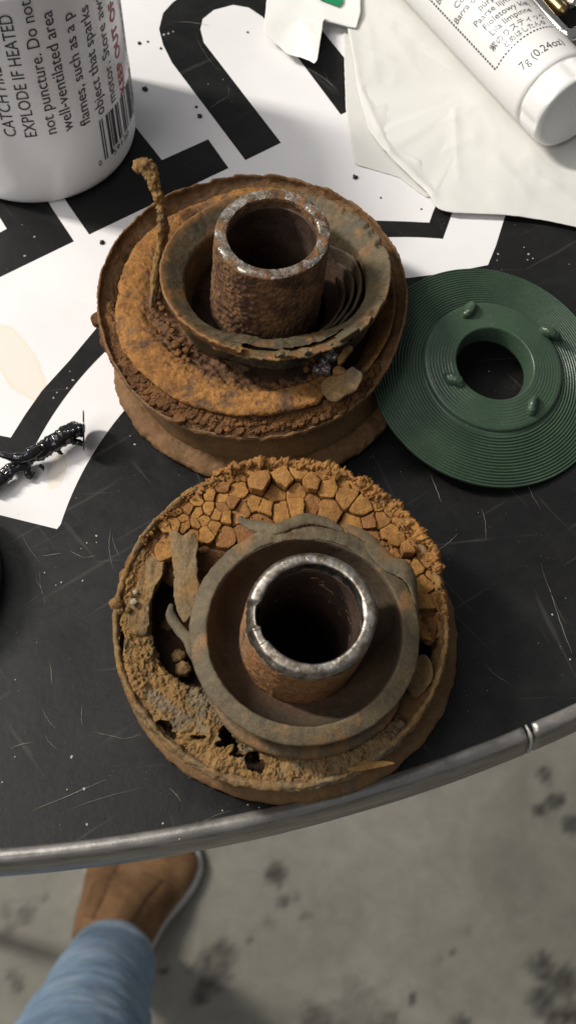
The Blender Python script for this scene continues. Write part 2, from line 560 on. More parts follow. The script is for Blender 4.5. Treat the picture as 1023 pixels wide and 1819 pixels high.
M['blackplastic'] = plain('glossy_black_plastic', (0.008, 0.008, 0.010), 0.16, spec=0.6)
M['rubber'] = plain('black_rubber', (0.012, 0.012, 0.012), 0.6, nscale=300, namp=0.3)
M['cardboard'] = plain('brown_cardboard', (0.24, 0.135, 0.06), 0.7, nscale=200, namp=0.15, bump=0.2)
M['speck'] = plain('black_crumb', (0.014, 0.014, 0.016), 0.55, nscale=900, namp=0.5)
M['dust'] = plain('pale_dust', (0.42, 0.40, 0.36), 0.9)
M['scratch'] = plain('scratch', (0.16, 0.145, 0.12), 0.6)
M['silver'] = plain('dark_mica_flake', (0.16, 0.13, 0.13), 0.3, metal=0.6, nscale=700, namp=0.4, bump=0.6, bscale=700)

def green():
    g = G('dark_green_printed_plastic')
    c = g.ramp(g.noise(130, 5, 0.6), [(0.3, (0.031, 0.058, 0.036)), (0.7, (0.050, 0.085, 0.053))])
    sp = g.ramp(g.noise(1500, 3, 0.6), [(0.62, 0.0), (0.72, 1.0)])
    c = g.mix(g.math('MULTIPLY', sp, 0.3), c, (0.15, 0.20, 0.15))
    g.set(Base_Color=c, Roughness=0.34)
    g.b.inputs['Specular IOR Level'].default_value = 0.5
    g.bump(g.noise(1800, 3, 0.6), 0.25, 0.0002)
    return g.m
M['green'] = green()

def band():
    g = G('grey_metal_edging')
    mp = g.n('ShaderNodeMapping')
    mp.inputs['Scale'].default_value = (1, 1, 8)
    g.l(g.tc.outputs['Object'], mp.inputs['Vector'])
    f = g.noise(120, 6, 0.65, 0.2, vec=mp.outputs[0])
    c = g.ramp(f, [(0.3, (0.25, 0.235, 0.22)), (0.5, (0.36, 0.34, 0.315)), (0.7, (0.50, 0.475, 0.44))])
    sp = g.ramp(g.noise(900, 4, 0.6), [(0.66, 0.0), (0.72, 1.0)])
    c = g.mix(g.math('MULTIPLY', sp, 0.6), c, (0.5, 0.48, 0.45))
    g.set(Base_Color=c, Roughness=g.ramp(f, [(0.3, 0.24), (0.7, 0.42)]), Metallic=0.75)
    g.bump(g.noise(500, 5, 0.6), 0.15, 0.0003)
    return g.m
M['band'] = band()

def concrete():
    g = G('stained_concrete')
    c = g.ramp(g.noise(7, 7, 0.62, 0.3), [(0.3, (0.205, 0.195, 0.162)), (0.55, (0.27, 0.257, 0.217)), (0.75, (0.325, 0.31, 0.265))])
    c = g.mix(1.0, c, g.ramp(g.noise(60, 6, 0.7), [(0.3, 0.84), (0.7, 1.1)]), 'MULTIPLY')
    c = g.mix(g.attr(), c, (0.045, 0.042, 0.036))
    g.set(Base_Color=c, Roughness=0.7)
    g.bump(g.noise(120, 6, 0.7), 0.25, 0.002)
    return g.m
M['concrete'] = concrete()

def fabric(name, stops, scale, weave, rough=0.9):
    g = G(name)
    c = g.ramp(g.noise(scale, 6, 0.62, 0.5), stops)
    wv = g.noise(weave, 2, 0.5)
    c = g.mix(1.0, c, g.ramp(wv, [(0.3, 0.85), (0.7, 1.12)]), 'MULTIPLY')
    g.set(Base_Color=c, Roughness=rough)
    g.b.inputs['Specular IOR Level'].default_value = 0.2
    g.bump(wv, 0.3, 0.0008)
    return g.m
M['denim'] = fabric('blue_denim', [(0.3, (0.15, 0.235, 0.36)), (0.5, (0.25, 0.35, 0.48)), (0.72, (0.38, 0.47, 0.58))], 26, 900)
M['hem'] = fabric('faded_denim_hem', [(0.3, (0.22, 0.30, 0.40)), (0.7, (0.40, 0.47, 0.55))], 120, 900)
M['suede'] = fabric('brown_suede', [(0.28, (0.10, 0.055, 0.028)), (0.5, (0.23, 0.125, 0.06)), (0.72, (0.33, 0.20, 0.105))], 30, 500)
M['suede_dark'] = fabric('dark_brown_suede', [(0.3, (0.12, 0.064, 0.032)), (0.6, (0.22, 0.12, 0.058))], 30, 500)
M['sole'] = plain('off_white_sole', (0.62, 0.60, 0.55), 0.6, nscale=80, namp=0.1)
M['lace'] = plain('dark_brown_lace', (0.13, 0.085, 0.055), 0.8, nscale=400, namp=0.3)

# ------------------------------------------------------------------ floor
FZ = -200.0
def make_floor():
    n = 260
    c = at(512, 1600, FZ)
    xs = np.linspace(-130, 130, n) + c[0]
    ys = np.linspace(-90, 170, n) + c[1]
    X, Y = np.meshgrid(xs, ys, indexing='ij')
    P = np.stack([X, Y, np.full_like(X, FZ)], -1)
    tone = np.zeros((n, n))
    nz = fbm(P, 0.28, 4, 2)
    nz2 = fbm(P, 0.9, 3, 5)
    spots = [(490, 1555, 22, .9), (505, 1600, 14, .6), (475, 1640, 14, .5), (545, 1630, 10, .5), (380, 1720, 38, .75), (400, 1690, 20, .6), (360, 1770, 16, .8),
             (290, 1725, 9, .9), (970, 1380, 20, .95), (985, 1425, 18, .9), (958, 1440, 14, .8), (1015, 1462, 18, .9), (445, 1667, 8, .7),
             (965, 1720, 28, .8), (1000, 1745, 30, .8), (960, 1780, 26, .75), (1015, 1800, 22, .8), (985, 1810, 20, .7), (730, 1775, 8, .9), (780, 1700, 8, .6),
             (805, 1695, 7, .6), (778, 1720, 6, .5), (80, 1592, 9, .8), (45, 1625, 16, .7), (20, 1650, 13, .6), (25, 1735, 14, .7), (35, 1755, 12, .6),
             (690, 1815, 22, .55), (820, 1815, 16, .7), (560, 1812, 30, .5), (524, 1594, 10, .5), (10, 1620, 14, .4), (830, 1655, 10, .3), (600, 1640, 60, .16), (900, 1560, 70, .18), (640, 1800, 60, .3)]
    for px, py, r, a in spots:
        q = at(px, py, FZ)
        rr = r / F * 240
        d = np.hypot((X - q[0]), (Y - q[1])) / rr + 0.55 * nz + 0.5 * nz2
        tone = np.maximum(tone, min(1, a * 1.25) * sstep(1.12, 0.72, d))
    tone = np.clip(tone * (0.8 + 0.7 * nz2 + 0.5 * fbm(P, 2.5, 3, 9)), 0, 1)
    fl = mesh('floor', P, grid_faces(n, n, False, False), M['concrete'], None, tone=tone)
    tag(fl, 'stained grey concrete floor below the table', 'floor', kind='structure')
    # the slab runs on beyond the stained patch
    o = 2400.0
    x0, x1, y0, y1 = xs[0], xs[-1], ys[0], ys[-1]
    V = [(-o, -o, FZ), (o, -o, FZ), (o, o, FZ), (-o, o, FZ), (x0, y0, FZ), (x1, y0, FZ), (x1, y1, FZ), (x0, y1, FZ)]
    s = mesh('floor_slab', V, [(0, 1, 5, 4), (1, 2, 6, 5), (2, 3, 7, 6), (3, 0, 4, 7)], M['concrete'], fl, smooth=False)
make_floor()

# ------------------------------------------------------------------ table
TC, TR = np.array([-12.96, 40.86]), 53.3
table = thing('table', 'round table with black and white printed top and grey metal edging', 'table', (TC[0], TC[1], 0))
def make_table():
    c0 = np.array([TC[0], TC[1], 0])
    th = np.linspace(0, 2 * np.pi, 400, endpoint=False)
    R = TR
    ring = lambda r, z: np.c_[r * np.cos(th), r * np.sin(th), np.full(400, z)]
    V = np.vstack([[(0, 0, 0)], ring(R, 0), ring(R, -1.4), [(0, 0, -1.4)]])
    Fc = [(0, 1 + i, 1 + (i + 1) % 400) for i in range(400)]
    Fc += [(1 + i, 401 + i, 401 + (i + 1) % 400, 1 + (i + 1) % 400) for i in range(400)]
    Fc += [(801, 401 + (i + 1) % 400, 401 + i) for i in range(400)]
    mesh('table_top', V, Fc, M['laminate'], table, smooth=False)
    # edging: a rounded T-shaped strip in two lengths meeting at a seam
    prof = [(R - 0.28, 0.02), (R - 0.14, 0.09), (R + 0.06, 0.10), (R + 0.20, 0.04), (R + 0.32, -0.22), (R + 0.38, -0.6), (R + 0.38, -0.95), (R + 0.35, -1.22),
            (R + 0.2, -1.42), (R + 0.02, -1.46), (R + 0.02, -0.2)]
    q = at(945, 1312) - c0
    a = math.degrees(math.atan2(q[1], q[0]))
    ns = [N(0.018, 0.35, 3, 1), N(0.006, 3, 3, 2)]
    lathe('edge_band', prof, M['band'], table, nth=520, ns=44, span=(a - 75, a - 0.015), noise=ns, endtaper=0.0002)
    lathe('edge_band', prof, M['band'], table, nth=300, ns=44, span=(a + 0.015, a + 60), noise=ns, endtaper=0.0002)
    lathe('seam_strip', [(r + 0.02 if r > R else r - 0.01, z + 0.012) for r, z in prof], plain('pale_green_seam', (0.46, 0.46, 0.41), 0.35, metal=0.3), table, nth=6, ns=44,
          span=(a - 0.06, a + 0.06), endtaper=0.01)
    # printed areas (flat print, a hair above the laminate)
    L = lambda pts: np.array([at(x, y)[:2] - TC for x, y in pts])
    arc_c, arc_r = np.array([5.41, -3.23]), 13.705
    def arc(c, r, p0, p1, n=60):
        a0 = math.atan2(*(at(*p0)[:2] - c)[::-1]); a1 = math.atan2(*(at(*p1)[:2] - c)[::-1])
        return [c + r * np.array([math.cos(t), math.sin(t)]) - TC for t in np.linspace(a0, a1, n)]
    outer = arc(arc_c, arc_r, (102, 940), (716, 495), 90)
    poly = [*L([(-90, 890), (0, 915), (102, 940)]), *outer[1:], *L([(790, 486), (866, 471), (880, 437), (896, 385), (930, 300), (975, 190), (1010, 60), (1010, -160), (-90, -160)])]
    sheet('white_print', poly, 0.012, M['white'], table)
    bc, br = np.array([4.52, -2.02]), 14.536
    o1 = arc(bc, br, (56, 800), (786, 426), 90)
    i1 = L([(762, 396), (720, 394), (655, 392), (600, 391)])
    i2 = arc(bc, 15.55, (600, 400), (178, 583), 40)
    i3 = L([(125, 640), (75, 695), (45, 738), (20, 778), (0, 774), (-90, 752), (-90, 790), (0, 811), (40, 830), (56, 800)])
    band_poly = [*o1, *L([(803, 377), (815, 340), (785, 340), (769, 376)]), *i1, *i2, *i3]
    sheet('black_print', band_poly, 0.022, M['laminate'], table)
    n_poly = [(436, 285), (499, 254), (362, 76), (356, 52), (360, 34), (380, 18), (414, 9), (442, 14), (466, 30), (527, 100), (605, 204), (668, 173), (573, 56), (520, -12), (497, -40),
              (440, -60), (380, -40), (330, -12), (306, 6), (290, 24), (283, 52), (290, 80), (306, 112)]
    B = np.array(n_poly, float)
    sheet('black_letter', L(n_poly), 0.022, M['laminate'], table)
    sheet('black_letter', L([(246, 232), (288, 285), (370, 248), (406, 299), (159, 417), (123, 365), (60, 270), (190, 160)]), 0.022, M['laminate'], table)
    sheet('black_letter', L([(94, 372), (132, 429), (-60, 522), (-60, 438), (0, 414), (13, 407), (0, 386), (-30, 345), (40, 280)]), 0.022, M['laminate'], table)
    # scratches
    S = [((40, 950), (72, 1000)), ((72, 1015), (82, 1070)), ((63, 1025), (81, 1072)), ((78, 988), (110, 984)), ((125, 978), (150, 992)), ((150, 991), (172, 987)), ((165, 1300), (222, 1313)),
         ((222, 1313), (252, 1304)), ((76, 1260), (100, 1295)), ((80, 1305), (104, 1333)), ((147, 1255), (147, 1290)), ((90, 1180), (93, 1215)), ((765, 845), (783, 893)), ((772, 980), (812, 948)),
         ((975, 1045), (1015, 1160)), ((960, 1000), (1005, 1110)), ((855, 905), (862, 960)), ((370, 1455), (330, 1480)), ((410, 1440), (345, 1475)), ((60, 1440), (190, 1385)), ((120, 1440), (255, 1400)),
         ((200, 950), (215, 990)), ((197, 940), (202, 1010)), ((300, 1400), (322, 1425)), ((455, 1440), (462, 1460)), ((860, 1180), (905, 1215)), ((930, 830), (960, 905)), ((310, 40), (372, 46)),
         ((348, 60), (392, 128)), ((540, 118), (600, 160)), ((374, 192), (406, 172)), ((406, 172), (404, 150)), ((575, 120), (604, 170)), ((40, 1080), (66, 1060)), ((20, 1330), (60, 1320))]
    V, Fc = [], []
    for (p, q) in S:
        a0, b0 = at(*p)[:2] - TC, at(*q)[:2] - TC
        d = b0 - a0
        nn = np.array([-d[1], d[0]]) / np.linalg.norm(d)
        bow = random.uniform(-.08, .08) * np.linalg.norm(d)
        w = random.uniform(0.006, 0.015)
        k0 = len(V)
        m = 10
        for i in range(m + 1):
            t = i / m
            c = a0 + d * t + nn * bow * 4 * t * (1 - t) + nn * random.uniform(-.012, .012)
            ww = w * (math.sin(math.pi * min(max(t, .04), .96)) ** .6) * random.uniform(.5, 1)
            V += [(*(c + nn * ww), 0.028), (*(c - nn * ww), 0.028)]
        Fc += [(k0 + 2 * i, k0 + 2 * i + 1, k0 + 2 * i + 3, k0 + 2 * i + 2) for i in range(m)]
    sc = mesh('scratches', V, Fc, M['scratch'], table, smooth=False)
    tag(sc, kind='stuff')
    # slim legs standing well back from the front edge
    for x, y in ((-62, 32), (28, 80), (-42, 84)):
        lathe('leg', [(0.05, -199.9), (1.5, -199.9), (1.5, -198), (1.3, -190), (1.3, -1.45), (0.05, -1.45)], M['band'], table, center=(x - TC[0], y - TC[1]), nth=24, ns=40, smooth_it=0)
make_table()

def make_dust():
    r = np.random.default_rng(5)
    V, Fc = [], []
    def fleck(c, s, z, k=6):
        i0 = len(V)
        ph = r.random() * 6.28
        rad = s * (0.55 + 0.6 * r.random(k))
        V.append((c[0], c[1], z + s * 0.5))
        for j in range(k):
            a = ph + 6.283 * j / k
            V.append((c[0] + rad[j] * math.cos(a), c[1] + rad[j] * math.sin(a), z))
        Fc.extend([(i0, i0 + 1 + j, i0 + 1 + (j + 1) % k) for j in range(k)])
    for p in [(172, 952, .055), (155, 965, .035), (172, 964, .03), (128, 1345, .06), (145, 975, .03), (80, 1018, .035), (148, 1032, .045), (110, 1035, .04), (100, 1040, .03), (155, 1465, .05), (150, 1402, .05),
              (120, 1403, .03), (28, 1345, .03), (5, 1390, .035), (868, 660, .03), (980, 1092, .05), (1012, 1172, .04), (290, 1463, .04), (320, 1490, .05), (300, 60, .07), (292, 62, .07), (308, 57, .05), (396, 142, .035),
              (370, 150, .025), (884, 452, .05), (882, 463, .04), (938, 452, .07), (930, 440, .035), (946, 460, .045), (936, 462, .04), (1010, 470, .025), (45, 455, .06), (62, 421, .05), (40, 400, .03), (120, 690, .05),
              (130, 676, .06), (96, 707, .05), (102, 698, .04), (125, 660, .03), (270, 385, .035), (240, 790, .05), (232, 775, .03), (350, 1462, .03), (440, 1430, .04), (28, 1208, .03), (395, 1440, .03), (460, 1435, .03)]:
        fleck(at(p[0], p[1]), p[2], 0.025)
    k = 0
    while k < 900:
        px, py = r.uniform(-20, 1040), r.uniform(-20, 1500)
        q = at(px, py)
        if np.hypot(*(q[:2] - TC)) > TR - 0.5: continue
        fleck(q, 0.006 + 0.016 * r.random() ** 3, 0.024, 4)
        k += 1
    o = mesh('dust', V, Fc, M['dust'], None, smooth=False)
    tag(o, 'fine pale dust and flecks scattered over the table top', 'dust', kind='stuff')
make_dust()

def rock(name, c, r, seed, mat, parent=None, flat=0.7, amp=0.35, nu=9, nv=12, f=2.0):
    u = np.linspace(0.001, math.pi - 0.001, nu)
    v = np.linspace(0, 2 * math.pi, nv, endpoint=False)
    U, Vv = np.meshgrid(u, v, indexing='ij')
    D = np.stack([np.sin(U) * np.cos(Vv), np.sin(U) * np.sin(Vv), np.cos(U)], -1)
    k = 1 + amp * fbm(D, f, 3, seed)
    X = D * k[..., None] * r
    X[..., 2] *= flat
    X += np.asarray(c)
    return mesh(name, X, grid_faces(nu, nv, False, True)[:, ::-1], mat, parent)

for i, (px, py, r, lab) in enumerate([
        (630, 316, .13, 'black angular crumb on white print just below the folded paper'),
        (182, 432, .13, 'black square crumb on white print left of the upper rusty mount'),
        (258, 160, .15, 'largest black crumb beside the white spray can'),
        (355, 208, .14, 'black crumb in the white gap beside the printed arch'),
        (349, 191, .08, 'small black crumb just above another beside the printed arch'),
        (248, 78, .10, 'black crumb close to the spray can near the top of the arch'),
        (263, 75, .06, 'tiny black crumb between the spray can and the printed arch'),
        (286, 87, .07, 'tiny black crumb at the outer edge of the printed arch'),
        (440, 58, .06, 'tiny dark crumb inside the printed arch'),
        (676, 352, .05, 'tiny dark speck on white print right of the upper mount'),
        (748, 372, .05, 'tiny dark speck on white print beside the black corner')]):
    r *= 0.8
    p = at(px, py)
    o = rock('black_crumb', (p[0], p[1], r * 0.45 + .012), r, i * 1.3, M['speck'], amp=0.9, nu=8, nv=10, f=1.6)
    tag(o, lab, 'crumb', 'black crumbs on the white print')

# ------------------------------------------------------------------ upper rusty mount
U0 = np.array([-0.98, 6.68, 0])
upper = thing('rusty_mount', 'rusty bushing mount with dull pitted tube and curled-up rust strip, beside the green disc', 'rusty mount', U0, 'rusted bushing mounts on the table')
def u_lean(P):
    P = np.array(P, float)
    k = sstep(0.3, 2.6, P[..., 2])
    P[..., 0] += -0.30 * k
    P[..., 1] += 0.56 * k
    return P
def ul(px, py, h):
    p = at(px, py, h) - U0
    return np.array([p[0] + 0.30, p[1] - 0.56, h])
def deg(P, c=(0, 0)):
    return np.degrees(np.arctan2(P[..., 1] - c[1], P[..., 0] - c[0]))

def voronoi(seeds, box=None, lim=None):
    """cells of 2-D seeds clipped to a disc of radius lim round each seed"""
    S = np.asarray(seeds, float)
    out = []
    for i, s in enumerate(S):
        rad = lim[i] if lim is not None else 1.0
        poly = [s + rad * np.array([math.cos(a), math.sin(a)]) for a in np.linspace(0, 2 * math.pi, 14, endpoint=False)]
        for j, t in enumerate(S):
            if i == j: continue
            d = t - s
            if d @ d > 4 * rad * rad: continue
            mid = (s + t) / 2
            new = []
            for a, b in zip(poly, poly[1:] + poly[:1]):
                da, db = (a - mid) @ d, (b - mid) @ d
                if da <= 0: new.append(a)
                if da * db < 0: new.append(a + (b - a) * (da / (da - db)))
            poly = new
            if len(poly) < 3: break
        out.append(np.array(poly) if len(poly) > 2 else None)
    return out

def chunk(poly, z1, thick, gap, mat, parent, seed, warp, bevel=0.06, rough=0.035, tilt=(0, 0), nb=14, tone=0.0, rings=2, rf=3.2):
    c = poly.mean(0)
    rmean = np.linalg.norm(poly - c, axis=1).mean()
    P = c + (poly - c) * max(0.3, 1 - gap / rmean)
    return slab('rust_chunk', P, z1, thick, mat, parent, nb=nb, rings=rings, bevel=min(bevel, rmean * .35), rough=rough, rf=rf, jag=0.2 * rmean, round_it=0,
                top=lambda x, y: (x - c[0]) * tilt[0] + (y - c[1]) * tilt[1], warp=warp, seed=seed, tone=(lambda P: np.full(len(P), tone)))

def make_upper():
    w = u_lean
    lathe('base_ring', [(4.5, 0.02), (5.45, 0.0), (5.62, 0.10), (5.60, 0.36), (5.35, 0.55), (5.02, 0.60), (4.5, 0.5)], M['shell'], upper, nth=420, ns=60, warp=w,
          noise=[N(0.09, 0.9, 4, 1), N(0.05, 4, 4, 2), NC(0.04, 3.2), NF(0.05, 1.8, 3, 1)], tone=lambda P, T: np.clip(0.7 + fbm(P, 1.1, 3, 9) * 1.4, 0, 1))
    lathe('shell', [(5.0, 0.35), (5.0, 1.2), (5.02, 2.0), (5.2, 2.5), (5.05, 2.6), (4.7, 2.2), (4.65, 0.4)], M['shell'], upper, nth=300, ns=60, warp=w,
          noise=[N(0.04, 0.7, 3, 3), N(0.012, 5, 3, 4)])
    # thin lip standing round the edge
    def m(T, r, z):
        up = sstep(2.6, 3.2, z)
        c = np.stack([np.cos(T) * 3, np.sin(T) * 3, T * 0], -1)
        ragged = -0.13 + 0.12 * fbm(c, 1.5, 4, 3) + 0.09 * fbm(c, 7, 3, 8)
        front = 0.5 * (1 - np.cos(T + math.pi / 2)) / 1.0
        z = z + up * (ragged + 0.10 * np.sin(T) - 0.50 * sstep(0.2, 0.9, -np.sin(T)))
        r = r + up * 0.16 * sstep(0.2, 0.9, -np.sin(T)) + 0.10 * fbm(c, 0.5, 3, 8) + up * 0.03 * fbm(c, 3, 3, 5)
        return r, z
    lathe('rim_lip', [(5.02, 2.05), (5.28, 2.45), (5.50, 2.72), (5.62, 2.98), (5.62, 3.26), (5.57, 3.32), (5.52, 3.28), (5.49, 3.02), (5.22, 2.75), (4.85, 2.4), (4.8, 2.1)], M['shell'], upper,
          nth=520, ns=80, mod=m, warp=w, noise=[N(0.02, 4, 4, 1), N(0.02, 11, 3, 6), NF(0.05, 2.2, 3, 2)], tone=lambda P, T: np.clip(0.75 + fbm(P, 1.3, 3, 2), 0, 1))
    # the hollow under it
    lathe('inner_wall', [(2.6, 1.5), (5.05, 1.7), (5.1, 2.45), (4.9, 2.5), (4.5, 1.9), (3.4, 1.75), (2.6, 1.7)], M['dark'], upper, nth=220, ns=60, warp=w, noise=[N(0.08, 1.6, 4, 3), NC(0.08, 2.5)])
    # brown sheet standing inside the right edge
    lathe('inner_sheet', [(4.35, 1.9), (5.0, 2.6), (5.2, 3.05), (5.1, 3.1), (4.85, 2.75), (4.2, 2.0)], M['orange'], upper, nth=160, ns=50, span=(-48, 66), warp=w,
          noise=[N(0.07, 1.2, 3, 4), N(0.02, 5, 4, 7)], tone=lambda P, T: np.clip(0.45 + fbm(P, 1.0, 3, 2), 0, 1))
    # the wide orange layer
    def m2(T, r, z):
        c = np.stack([np.cos(T) * 3, np.sin(T) * 3, T * 0], -1)
        f = sstep(0.3, 0.95, -np.sin(T))
        left = sstep(-0.2, 0.5, -np.cos(T)) * sstep(-0.6, 0.1, np.sin(T))
        r = r + sstep(4.6, 5.1, r) * (0.04 * f - 0.34 * left + 0.07 * fbm(c, 1.6, 4, 4))
        d = np.degrees(T) % 360
        z = z + 0.12 + 0.10 * fbm(c, 0.6, 3, 12) - 0.12 * sstep(0.2, 1.0, np.sin(T))
        z = z - 0.5 * sstep(4.42, 4.12, r + 0.14 * fbm(c, 2.2, 4, 3)) * sstep(244, 284, d) * sstep(326, 306, d) * sstep(2.5, 2.9, z)
        return r, z
    def n_lumps(P, T):
        r = np.hypot(P[..., 0], P[..., 1])
        k = sstep(4.35, 3.75, r) * sstep(0.1, 0.5, -np.sin(T) + 0.35 * fbm(P, 1.0, 2, 3))
        return k * (0.22 * (0.5 - cell(P, 2.6, 2)) + 0.06 * fbm(P, 6, 3))
    lathe('orange_layer', [(4.72, 2.60), (5.0, 2.80), (5.19, 3.0), (5.14, 3.13), (4.98, 3.19), (4.6, 3.26), (4.1, 3.24), (3.7, 3.05), (3.3, 2.9), (2.7, 2.75), (2.7, 2.4), (4.0, 2.5)], M['orange'], upper,
          nth=560, ns=110, span=(48, 312), mod=m2, warp=w, noise=[N(0.05, 0.9, 4, 5), N(0.025, 4.5, 4, 6), N(0.012, 14, 3, 7), NF(0.04, 1.3, 4, 3), NF(0.035, 4.0, 3, 6), n_lumps], endtaper=0.06,
          tone=lambda P, T: np.clip(0.95 * sstep(4.15, 3.6, np.hypot(P[..., 0], P[..., 1]) + 0.45 * fbm(P, 1.2, 3, 4)) + 0.9 * sstep(0.12, 0.26, fbm(P, 0.8, 6, 1, 0.6)), 0, 1))
    lathe('crumbly_band', [(4.85, 2.45), (5.55, 2.45), (5.64, 2.62), (5.52, 2.76), (5.3, 2.90), (5.08, 2.98), (4.9, 2.9)], M['crumb'], upper, nth=640, ns=90, span=(178, 330), warp=w, endtaper=0.08,
          noise=[N(0.05, 2, 4, 2), NF(0.10, 3.2, 4, 3), NF(0.06, 7, 3, 5), N(0.03, 14, 3, 4)], tone=lambda P, T: np.clip(0.15 + 0.9 * fbm(P, 3, 4, 3), 0, 1))
    # broken crumbs squeezed out between layer and lip at the front
    seeds, lim = [], []
    r = np.random.default_rng(21)
    tries = 0
    while len(seeds) < 95 and tries < 9000:
        tries += 1
        a, rad = math.radians(r.uniform(186, 322)), 5.08 + 0.52 * r.random()
        need = 0.10 + 0.20 * r.random() ** 2
        c = np.array([rad * math.cos(a), rad * math.sin(a)])
        if all(np.hypot(*(c - q)) > max(need, l) for q, l in zip(seeds, lim)):
            seeds.append(c)
            lim.append(need)
    lim = [l * 1.15 for l in lim]
    for i, c in enumerate(voronoi(seeds, lim=lim)):
        if c is None: continue
        rr = np.linalg.norm(seeds[i])
        ang = math.degrees(math.atan2(seeds[i][1], seeds[i][0])) % 360
        z = 2.99 - (rr - 5.12) * 0.55 + r.uniform(-.05, .06)
        if ang < 215: z -= 0.12
        chunk(c, z, 0.5 if np.linalg.norm(seeds[i]) < 5.3 else 0.22, 0.012, M['crumb'], upper, i * .7, w, tilt=(r.normal() * .12, r.normal() * .12), nb=14, rings=2, rough=0.08, rf=5, bevel=0.02, tone=float(r.random() * .5))
    # cup, leaning back a little
    cc = (0.84, -0.19)
    w0 = w
    def w(P):
        P = np.array(P, float)
        P[..., 2] -= 0.14 * (P[..., 1] - cc[1]) * sstep(2.6, 3.8, P[..., 2])
        return w0(P)
    def mc(T, r, z):
        c = np.stack([np.cos(T) * 3, np.sin(T) * 3, T * 0], -1)
        hi = sstep(3.4, 4.5, z)
        fr = sstep(0.55, 0.98, -np.sin(T - 0.05))
        r = r - fr * sstep(4.5, 3.9, z) * sstep(2.8, 3.4, r) * 0.85
        z = z + hi * (0.04 * fbm(c, 0.8, 3, 2)) - hi * fr * (0.10 + 0.12 * fbm(c, 2.5, 3, 6))
        z = z - hi * sstep(3.7, 3.95, r) * sstep(-0.2, 0.7, np.cos(T + 0.6)) * 0.22 * sstep(0.02, 0.12, fbm(c, 3, 4, 21))
        z = z - hi * sstep(3.7, 3.95, r) * 0.09 * sstep(0.2, 0.4, fbm(c, 4, 4, 11))
        r = r + 0.05 * fbm(c, 0.6, 2, 9) + hi * 0.03 * fbm(c, 6, 4, 4)
        return r, z
    def hole_c(P, T):
        d = np.degrees(T) % 360
        r = np.hypot(P[..., 0] - cc[0], P[..., 1] - cc[1])
        q = np.stack([np.cos(T) * 4, np.sin(T) * 4, T * 0], -1)
        j = fbm(q, 1.6, 5, 5)
        win = sstep(236, 248, d) * sstep(322, 308, d)
        low = (P[..., 2] < 4.56 + 0.55 * j + 0.25 * (win - 1)) & (r > 3.44) & (win > 0.05)
        # a bite out of the rim left of centre
        bite = (r > 3.42 + 0.25 * j) & (np.abs(d - 262 - 10 * j) < 9)
        return low | bite
    def tone_c(P, T):
        r = np.hypot(P[..., 0] - cc[0], P[..., 1] - cc[1])
        o = sstep(3.72, 3.92, r) * sstep(-0.3, 0.6, -np.cos(T) + 0.5 * fbm(P, 1.0, 3, 2)) + 0.7 * sstep(0.1, 0.28, fbm(P, 1.0, 6, 5, 0.6))
        return np.clip(o * 0.85, 0, 1)
    lathe('cup', [(3.3, 2.5), (3.55, 3.1), (3.80, 3.9), (3.96, 4.5), (4.04, 4.78), (4.04, 4.88), (3.97, 4.90), (3.62, 4.62), (3.30, 4.36), (3.22, 4.28), (3.19, 4.1), (3.18, 3.2), (3.0, 2.55)], M['cup'], upper,
          center=cc, nth=480, ns=110, mod=mc, warp=w, hole=hole_c, noise=[N(0.03, 1.0, 4, 2), N(0.015, 5, 4, 3), lambda P, T: 0.06 * sstep(0.6, 1, -np.sin(T)) * fbm(P, 5, 4, 3)], tone=tone_c)
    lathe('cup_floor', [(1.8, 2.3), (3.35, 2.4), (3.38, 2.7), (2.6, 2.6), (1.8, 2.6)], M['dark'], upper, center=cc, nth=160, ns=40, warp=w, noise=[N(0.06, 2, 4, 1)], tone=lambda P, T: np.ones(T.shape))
    # torn edge at the front of the cup: jagged scale plates over a dark gap
    lathe('torn_edge', [(3.30, 4.02), (3.86, 4.16), (4.02, 4.30), (3.98, 4.40), (3.70, 4.32), (3.3, 4.14)], M['cup'], upper, center=cc, nth=260, ns=44, span=(232, 322), warp=w, endtaper=0.05,
          mod=lambda T, r, z: (r + sstep(3.6, 4.0, r) * (0.16 * fbm(np.stack([np.cos(T) * 9, np.sin(T) * 9, T * 0], -1), 1.3, 4, 4) - 0.06), z + 0.06 * fbm(np.stack([np.cos(T) * 4, np.sin(T) * 4, T * 0], -1), 1.5, 3, 6)),
          noise=[N(0.02, 5, 4, 2)], tone=lambda P, T: np.clip(0.5 + fbm(P, 1.4, 3, 3) * 1.5, 0, 1))
    # nested ridges left inside the cup
    for rad, z0, z1, s in ((2.72, 2.5, 4.0, (-82, 36)), (2.42, 2.5, 3.60, (-70, 26)), (2.98, 2.6, 4.2, (-66, 52))):
        lathe('inner_ridge', [(rad - .10, z0), (rad + .02, z0), (rad + .06, (z0 + z1) / 2), (rad + .10, z1 - .04), (rad + .03, z1), (rad - .05, z1 - .1), (rad - .1, (z0 + z1) / 2)], M['bowl'], upper, center=cc, nth=150, ns=40,
              span=s, warp=w, endtaper=0.25, noise=[N(0.03, 1.5, 3, rad), N(0.012, 6, 3, 2)],
              mod=lambda T, r, z, k=rad: (r, z + sstep(3.2, 4.0, z) * 0.22 * fbm(np.stack([np.cos(T) * 3, np.sin(T) * 3, T * 0 + k], -1), 1.2, 3, 3)))
    # centre tube
    w = w0
    def mt(T, r, z):
        return r * (1 + 0.02 * sstep(5.5, 3.0, z)), z
    def w_t(P):
        P = w(P)
        P[..., 0] += (P[..., 2] - 7.0) * 0.075
        P[..., 1] += (P[..., 2] - 7.0) * -0.02
        return P
    tcn = (0.76, -0.40)
